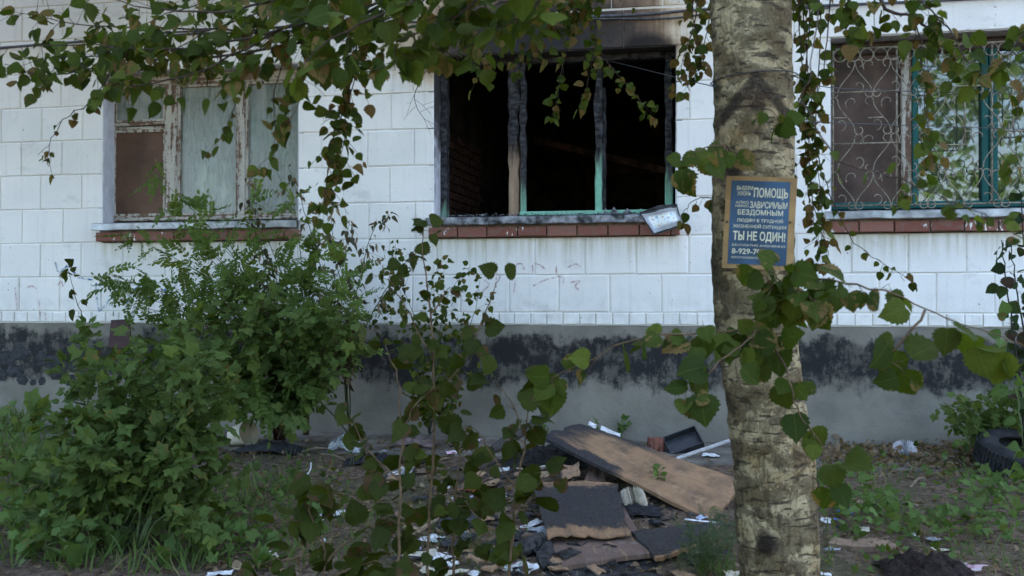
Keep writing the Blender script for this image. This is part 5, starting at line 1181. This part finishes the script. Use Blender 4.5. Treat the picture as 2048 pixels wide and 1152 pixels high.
# melted glossy plate hanging off the sill of the burnt window
def m_foil():
    s = Sh('melted_foil'); uv = s.uv(); u, v, _ = s.sep(uv); n = s.noise(s.scl(uv, 7, 5, 1), 1, 5, .65)
    c = s.ramp(n, [(.28, (.10, .20, .34)), (.38, (.45, .65, .75)), (.46, (.85, .88, .85)), (.56, (.80, .84, .78)), (.63, (.40, .22, .16)), (.70, (.62, .66, .62))])
    e = s.math('MULTIPLY', s.math('MULTIPLY', s.mr(u, .06, .16), s.mr(u, .96, .86)), s.math('MULTIPLY', s.mr(v, .18, .32), s.mr(v, .86, .74)))
    c = s.mix(e, (.36, .38, .41), c)
    return s.done(c, .22, s.bump(n, .5, .02), .5, .05)
A, Bc, C, D = at(1308, 468, -.14), at(1364, 449, -.14), at(1354, 413, -.115), at(1282, 427, -.115)
mp = empty('melted_plate', (A + Bc) / 2, 'shiny melted plate with a black rim hanging off the sill of the burnt window', 'plate')
o = slab('plate_face', '', '', A, Bc, C, D, .006, m_foil(), (0, 0, 0, .008), 14, 10, .02, seed=21)
for k in ('label', 'category'): del o[k]
def rep(o, par): o.parent = par; o.matrix_parent_inverse = W[par.as_pointer()].inverted()
rep(o, mp)
q = MB(); off = V1(0, .004, -.002); q.tube([A + off, Bc + off, C + off, D + off, A + off], .009, 6); q.build('rim', m_simple('black_melt', (.02, .022, .026), .3, .3, 30, .3, .5), mp)
q = MB(); q.tube([D + V1(-.01, .03, .0), (D + C) / 2 + V1(0, .05, .02), C + V1(.0, .04, .01)], [.012, .022, .014], 7); q.build('burnt_edge', M_CHAR, mp)

# soft things
def cloth(name, label, cat, c, sx, sy, h, mt, seed, n=22, rot=0., folds=5.):
    q = MB(); vs = []; m_ = Matrix.Rotation(rot, 4, 'Z')
    for j in range(n + 1):
        for i in range(n + 1):
            u, v = 2 * i / n - 1, 2 * j / n - 1; rr = math.sqrt(u * u + v * v)
            p = m_ @ V1(u * sx * (1 + .2 * mnoise.noise(V1(u * 2, v * 2, seed))), v * sy * (1 + .2 * mnoise.noise(V1(u * 2, v * 2, seed + 5))), 0) + c
            k = max(0, 1 - rr ** 2.2 / 1.4); f = mnoise.noise(V1(u * folds * .6 + seed, v * folds * .6, seed)) * .6 + mnoise.noise(V1(u * folds * 1.6, v * folds * 1.6, seed + 9)) * .3
            p.z = surf(p.x, p.y) + .008 + h * k * (.55 + .75 * f) + (.006 if rr > 1 else 0); p.z = max(p.z, surf(p.x, p.y) + .004); vs.append(p)
    q.add(vs, [(j * (n + 1) + i, j * (n + 1) + i + 1, (j + 1) * (n + 1) + i + 1, (j + 1) * (n + 1) + i) for j in range(n) for i in range(n)]); return tag(q.build(name, mt, sm=True), label, cat)
cloth('dark_blanket', 'heap of dark brown matted blanket on the soil', 'blanket', G(1850, 1150), .21, .16, .15, m_simple('matted_brown_fabric', (.030, .019, .016), .95, .6, 90, 1.0), 3, 40, .1, 5)
cloth('black_mat', 'crumpled black rubber mat by the plinth beside the cream tub', 'mat', G(545, 905), .27, .12, .11, M_RUB, 5, 24, -.05, 4)
cloth('black_rag', 'black burnt rag bundle lying among the saplings', 'rag', G(745, 925), .20, .12, .08, m_simple('burnt_cloth', (.022, .022, .027), .9, .5, 40, .7), 8, 20, .3, 7)
cloth('black_rag', 'dark burnt rag pushed under the open book', 'rag', G(1265, 1030), .17, .10, .08, bpy.data.materials['burnt_cloth'], 9, 20, .2, 7)
cloth('dusty_rag', 'pale pinkish rag lying at the foot of the plinth behind the saplings', 'rag', G(830, 893), .17, .08, .10, m_simple('dusty_pink_cloth', (.22, .16, .15), .95, .4, 20, .6), 11, 20, 0, 7)
cloth('burnt_heap', 'black burnt heap under the raised end of the tan panel', 'rubble', G(1105, 925), .32, .26, .15, m_simple('burnt_debris', (.03, .029, .029), .95, .6, 35, .8), 15, 28, 0, 9)
def m_bag():
    s = Sh('clear_plastic_film'); p = s.pos(); n = s.noise(p, 26, 4, .6)
    g_ = s.n('BsdfGlossy', {'Color': (.8, .85, .9), 'Roughness': .25}); d_ = s.n('BsdfDiffuse', {'Color': (.42, .45, .48)}); t_ = s.n('BsdfTransparent')
    s.put(g_.inputs['Normal'], s.bump(n, .9, .02)); a_ = s.n('MixShader', {0: .35, 1: d_.outputs[0], 2: g_.outputs[0]}); b_ = s.n('MixShader', {0: .55, 1: t_.outputs[0], 2: a_.outputs[0]})
    o_ = s.n('OutputMaterial'); s.t.links.new(b_.outputs[0], o_.inputs[0]); return s.m
cloth('plastic_bag', 'crumpled clear plastic bag leaning at the foot of the plinth', 'bag', G(690, 905), .13, .07, .19, m_bag(), 13, 20, 0, 6)

# paper
M_PAP = {'w': m_simple('white_paper', (.72, .73, .75), .85, .12, 25, .1, col2=(.42, .42, .42)), 'c': m_simple('cream_paper', (.58, .53, .42), .85, .2, 18, .1), 't': m_simple('tan_card', (.36, .26, .17), .9, .2, 15, .2), 'b': m_simple('pale_blue_wrap', (.40, .46, .62), .6, .2, 20, .1), 'r': m_simple('red_card', (.50, .085, .06), .6, .2, 12, .1), 'p': m_simple('pink_paper', (.60, .34, .42), .8, .3, 14, .1, col2=(.62, .58, .60)), 'k': m_simple('blue_film', (.06, .18, .50), .35, .3, 20, .2, .5), 'g': m_simple('grey_printed_card', (.36, .38, .42), .7, .3, 16, .1)}
def paper_(px, py, wd, ht, m, label, name='paper_scrap', cat='paper', lift=.02, cr=.25, rot=None, seed=None, tilt=.3, n=6, group=None):
    c = G(px, py, lift); seed = seed or R.random() * 99; rot = U(-1.2, 1.2) if rot is None else rot; q = MB(); vs = []; uv = []
    M4 = Matrix.Rotation(rot, 4, 'Z') @ Matrix.Rotation(tilt * U(.3, 1.2), 4, 'X') @ Matrix.Rotation(U(-.2, .2), 4, 'Y'); sc = min(wd, ht)
    for j in range(n + 1):
        for i in range(n + 1):
            u, v = i / n - .5, j / n - .5
            z = (mnoise.noise(V1(u * 2.6 + seed, v * 2.6, 0)) + .5 * mnoise.noise(V1(u * 6 + seed, v * 6, 4))) * cr * sc
            x = u * wd * (1 + .25 * mnoise.noise(V1(v * 5, seed, 3))); y = v * ht * (1 + .3 * mnoise.noise(V1(u * 5, seed, 8))); p = c + M4 @ V1(x, y, z)
            p.z = max(p.z, surf(p.x, p.y) + .006); vs.append(p); uv.append((u, v))
    q.add(vs, [(j * (n + 1) + i, j * (n + 1) + i + 1, (j + 1) * (n + 1) + i + 1, (j + 1) * (n + 1) + i) for j in range(n) for i in range(n)], 0, uv); return tag(q.build(name, M_PAP[m]), label, cat, group)
SCRAP = 'paper scraps strewn over the ground'
for px, py, w_, h_, m, lb_ in (
    (672, 1026, .20, .07, 'w', 'torn white paper with a raised corner among the grass'), (636, 1040, .06, .04, 'w', 'tiny white flake of paper beside the torn sheet'), (862, 1078, .15, .09, 'w', 'curled white paper strip between two saplings'), (838, 1108, .19, .09, 'c', 'flat cream sheet under the saplings'), (880, 1112, .17, .08, 'w', 'white rumpled page lying over the cream sheet'), (822, 1055, .09, .05, 't', 'tan card corner under the saplings'),
    (1046, 1133, .17, .09, 'w', 'white folded paper with a dark hole beside the black log'), (1062, 1048, .15, .045, 'w', 'white paper strip beside the brown panel'), (1080, 1060, .14, .09, 'g', 'grey film crumpled under the white strip'), (960, 992, .14, .06, 'b', 'pale blue crumpled wrapper beside the red card'), (985, 1002, .07, .06, 'b', 'small pale blue wrapper piece behind the sapling'), (1003, 990, .06, .06, 'w', 'small white torn corner beside the blue wrapper'), (940, 978, .16, .07, 'r', 'red card lying in the litter behind the saplings'),
    (1128, 938, .09, .08, 'w', 'white paper loop at the end of the printed carton'), (1422, 910, .12, .06, 'w', 'white paper behind the panel next to the pipe'), (1402, 1034, .08, .05, 'b', 'pale violet paper under the panel edge by the birch'), (1405, 1042, .20, .02, 'w', 'thin white strip along the lower edge of the tan panel'),
    (1826, 1068, .06, .05, 'w', 'round white scrap near the rotten plank'), (1866, 1078, .13, .04, 'g', 'grey-white twisted paper strip near the blanket'), (1880, 1098, .10, .05, 'c', 'cream curled scrap near the blanket'), (1942, 1134, .14, .06, 'p', 'pink and white crumpled paper beside the blanket'), (1652, 1040, .06, .06, 'w', 'white paper corner beside the birch and blue film'), (1722, 1058, .09, .06, 'c', 'cream crumpled cup lying under a weed leaf'), (1690, 1022, .09, .06, 'k', 'bright blue plastic film near the birch'), (1676, 1040, .05, .04, 'k', 'small blue plastic shred beside the white corner'), (1712, 1002, .10, .05, 't', 'tan crumpled wrapper above the blue film'),
    (1664, 1098, .09, .04, 'g', 'dull grey paper beside the rotten plank end'), (1652, 1148, .05, .03, 'w', 'white scrap at the foot of the birch'), (1472, 1148, .11, .06, 'c', 'cream card corner left of the birch foot'), (896, 1146, .20, .05, 'c', 'cream torn card low among the sapling stems'), (948, 1146, .08, .05, 'w', 'white torn corner beside the low cream card'), (985, 1118, .05, .05, 'c', 'small cream flake between stems'), (440, 1146, .13, .05, 'w', 'white paper edge in front of the big shrub'), (480, 1132, .16, .07, 't', 'faded pinkish tan card behind the white edge'), (548, 1108, .10, .03, 'c', 'narrow cream strip in the grass'), (430, 735, .02, .02, 'w', '') if False else (765, 1080, .05, .05, 't', 'small tan scrap in the grass by the saplings'),
    (1980, 940, .06, .03, 'w', 'small white flake below the tyre'), (2040, 944, .05, .03, 'w', 'small white flake near the frame of weeds by the tyre'), (905, 905, .10, .05, 'p', 'faded pink paper at the foot of the plinth'), (950, 880, .08, .05, 'p', 'dull pink scrap against the plinth'), (770, 902, .04, .04, 'g', 'small grey scrap on the black rag'), (800, 945, .17, .08, 'g', 'flat grey sheet under the saplings'), (1010, 1060, .10, .06, 'g', 'grey plastic shred beside the sapling stem')):
    paper_(px, py, w_, h_, m, lb_, group=SCRAP)
for i in range(34):
    px, py = R.gauss(1000, 190), U(925, 1150)
    if not 620 < px < 1440 or (px > 1070 and py < 1090): continue
    paper_(px, py, U(.03, .10), U(.02, .05), R.choice('wwwccgtb'), 'small torn scrap of paper trodden into the burnt litter', group='small paper scraps in the burnt litter', tilt=.6, cr=.4)
# scraps lying on the raised board
for x0, y0, x1, y1, h_, lb_ in ((1176, 845, 1192, 851, 8, 'short white paper strip on the top edge of the tan panel'), (1200, 854, 1240, 870, 9, 'longer white paper strip curling off the top edge of the tan panel')):
    YY = -.88; slab('paper_strip', lb_, 'paper', at(x0, y0 + h_ * .6, YY - .03), at(x1, y1 + h_ * .8, YY - .05), at(x1 + 2, y1 - 2, YY), at(x0 + 2, y0 - 3, YY), .001, M_PAP['w'], (.004, .008, .004, .004), 8, 4, .012, seed=31)
# printed carton: white strip with a row of dark characters
A, Bc, C, D = G(1040, 958, .10), G(1092, 935, .14), G(1108, 925, .19), G(1058, 938, .17)
ct = empty('printed_carton', (A + Bc) / 2 - V1(0, 0, .1), 'white carton strip with a row of black print beside the veneer', 'carton')
o = slab('carton_panel', '', '', A, Bc, C, D, .004, M_PAP['w'], (0, 0, 0, 0), 8, 6, .006, seed=33)
for k in ('label', 'category'): del o[k]
rep(o, ct); nn = (Bc - A).cross(D - A).normalized(); nn = nn if nn.y < 0 else -nn
q = MB()
for i in range(11):
    u0 = .14 + i * .068; u1 = u0 + U(.035, .055); v0, v1 = .10, .42
    def cp(u, v): return A.lerp(Bc, u).lerp(D.lerp(C, u), v) + nn * .006
    if i % 3 == 0: q.add([cp(u0, v0), cp(u0 + .014, v0), cp(u0 + .014, v1), cp(u0, v1)], [(0, 1, 2, 3)]); q.add([cp(u0 + .018, .24), cp(u1, .24), cp(u1, .32), cp(u0 + .018, .32)], [(0, 1, 2, 3)])
    else: q.add([cp(u0, v0), cp(u1, v0), cp(u1, v1), cp(u0, v1)], [(0, 1, 2, 3)])
o = q.build('print', M_WIRE, ct); o['kind'] = 'stuff'
slab('carton_flap', 'brown torn side of the printed carton lying under it', 'carton', G(1055, 965, .03), G(1095, 955, .05), G(1110, 938, .10), G(1050, 950, .08), .004, M_PAP['t'], (.01, .01, .01, .01), 6, 5, .01, seed=35)
# open books: cover and swollen pages
def book(px, py, w_, label, rot, m='c', lift=.05, wedge=1.0):
    c = G(px, py, lift); o0 = empty('open_book', c, label, 'book'); M4 = Matrix.Translation(c) @ Matrix.Rotation(rot, 4, 'Z') @ Matrix.Rotation(.35, 4, 'X')
    q = MB(); q.box((-w_ * .55, -.10 * wedge, -.006), (w_ * .55, .10 * wedge, 0)); o = q.build('cover', M_PAP['t'], o0); o.matrix_basis = M4
    for i in range(16):
        t = (i / 15 - .5) * 2.6; q = MB(); n = 5; vs = []
        for k in range(n + 1):
            r_ = w_ * .5 * k / n; a_ = t * (.75 + .25 * k / n) + U(-.03, .03); x, z = math.sin(a_) * r_, math.cos(a_) * r_ * .75 + .003
            vs += [(x, -.09 * wedge * U(.93, 1), z), (x, .09 * wedge, z)]
        q.add(vs, [(2 * k, 2 * k + 2, 2 * k + 3, 2 * k + 1) for k in range(n)]); o = q.build('page', M_PAP[m], o0); o.matrix_basis = M4
book(1268, 1004, .15, 'burnt book with fanned cream pages lying under the tan panel edge', .25)
book(1810, 906, .17, 'open white book standing on the dry soil right of the birch', -.1, 'w', .02)

# ------------------------------------------------------------------ litter too small to count
cl_ = []; K['dry'] = vl(M_DRY, 'birch', 5, 71, (.8, 1.1), (.2, 1.0), (.2, .9), (.0, 1.2), .1, False)
def scatter(n, x0, x1, y0, y1, s0, s1):
    for _ in range(n):
        b = G(U(x0, x1), U(y0, y1)); cl_.append((R.choice(K['dry']), leaf_mat(b + V1(0, 0, U(.004, .02)), V1(R.gauss(0, 1), R.gauss(0, 1), R.gauss(0, .25)), V1(R.gauss(0, .5), R.gauss(0, .5), 1), U(s0, s1))))
scatter(600, -480, -60, 890, 1160, .022, .05); scatter(500, 2110, 2480, 890, 1160, .022, .05); scatter(2600, -60, 2110, 890, 1152, .022, .05); scatter(500, 1640, 2090, 885, 960, .03, .055); scatter(500, 420, 1080, 930, 1140, .03, .055); scatter(260, 430, 1100, 880, 920, .03, .05); scatter(700, 1640, 2000, 888, 935, .03, .06); scatter(300, 1850, 2060, 905, 950, .03, .06)
for _ in range(260):
    b = G(R.gauss(1790, 110), U(892, 930)); cl_.append((R.choice(K['dry']), leaf_mat(b + V1(0, 0, U(.01, .07)), rv() + V1(0, 0, .1), rv(.7) + V1(0, 0, 1), U(.03, .06))))
o = joined('leaf_litter', cl_); o['kind'] = 'stuff'; tag(o, 'dry brown leaves littering the bare soil', 'leaves')
q = MB(); q2 = MB()
for i in range(900):
    b = G(U(-60, 2110), U(885, 1160)); L = U(.02, .10); a_ = U(0, 6.28); d = V1(math.cos(a_), math.sin(a_), U(-.05, .15)) * L; q.tube([b + V1(0, 0, .006), b + d * .5 + rv(.006) + V1(0, 0, .012), b + d + V1(0, 0, .006)], [.0022, .0018, .001], 4)
o = q.build('straw', m_simple('straw', (.26, .21, .14), .9, .5, 20)); o['kind'] = 'stuff'; tag(o, 'broken straw and fine twigs scattered over the ground', 'twigs')
for i in range(1500):
    cen = R.random() < .65
    b = G(R.gauss(1180, 150), min(1160, max(895, R.gauss(1030, 75)))) if cen else G(U(-60, 2110), U(890, 1160)); sz = U(.006, .03) * (1 if cen else .6)
    q2.add([b + V1(U(-1, 1), U(-1, 1), U(-.2, .9)) * sz for _ in range(5)], [(0, 1, 2), (0, 2, 3), (0, 3, 4), (1, 4, 2), (2, 4, 3), (0, 4, 1)])
o = q2.build('charred_rubble', m_simple('charred_crumbs', (.075, .072, .07), .95, .8, 9, .4, col2=(.018, .018, .018))); o['kind'] = 'stuff'; tag(o, 'black charred crumbs and grit strewn round the burnt boards', 'rubble')

# ------------------------------------------------------------------ trees across the yard behind the viewer (seen only in the window panes)
# first entry: unseen tree added left of the picture to darken the wall there
K['far'] = vl(m_leaf('yard_tree_leaf', [(.06, .11, .025), (.09, .15, .03), (.12, .19, .04)], 0), 'birch', 2, 81, teeth=False)
for i, (tx, ty_, th_, lb_) in enumerate(((-6.1, -4.3, 8.2, 'unseen leafy tree added to shade the wall beside the old window'), (-9, -19, 10, 'broad leafy tree across the yard facing the old window'), (-3.5, -23, 12, 'tallest leafy tree across the yard facing the burnt window'), (2.5, -20, 9, 'rounded leafy tree across the yard facing the barred window'), (8, -24, 11, 'leafy tree at the far corner of the yard'))):
    b = V1(tx, ty_, gz(tx, ty_)); o0 = empty('yard_or_added_tree', b, lb_, 'tree', 'trees across the yard' if ty_ < -10 else None); q = MB()
    q.tube([b - V1(0, 0, .1), b + V1(.1, 0, th_ * .3), b + V1(-.1, .1, th_ * .6), b + V1(0, 0, th_ * .85)], [.22, .17, .11, .03], 10)
    for k in range(8):
        s0 = b + V1(0, 0, th_ * (U(.25, .6) if ty_ < -10 else U(.5, .7))); a_ = U(0, 6.28); q.tube([s0, s0 + V1(math.cos(a_), math.sin(a_), .6) * U(1, 1.8)], [.08, .02], 6)
    q.build('trunk', M_BARKTWIG, o0, sm=True); lv = []
    cl2 = [b + V1(R.gauss(0, 1.5), R.gauss(0, 1.3), th_ * (U(.22, .95) if ty_ < -10 else U(.56, 1.0))) for _ in range(26 if ty_ < -10 else 44)]
    for k in range(2600 if ty_ < -10 else 6500): lv.append((R.choice(K['far']), leaf_mat(R.choice(cl2) + rv(.62), rv(), rv(.7) + V1(0, 0, 1), U(.18, .34) * (1 if ty_ < -10 else 1.25))))
    joined('crown', lv, o0)['kind'] = 'stuff'
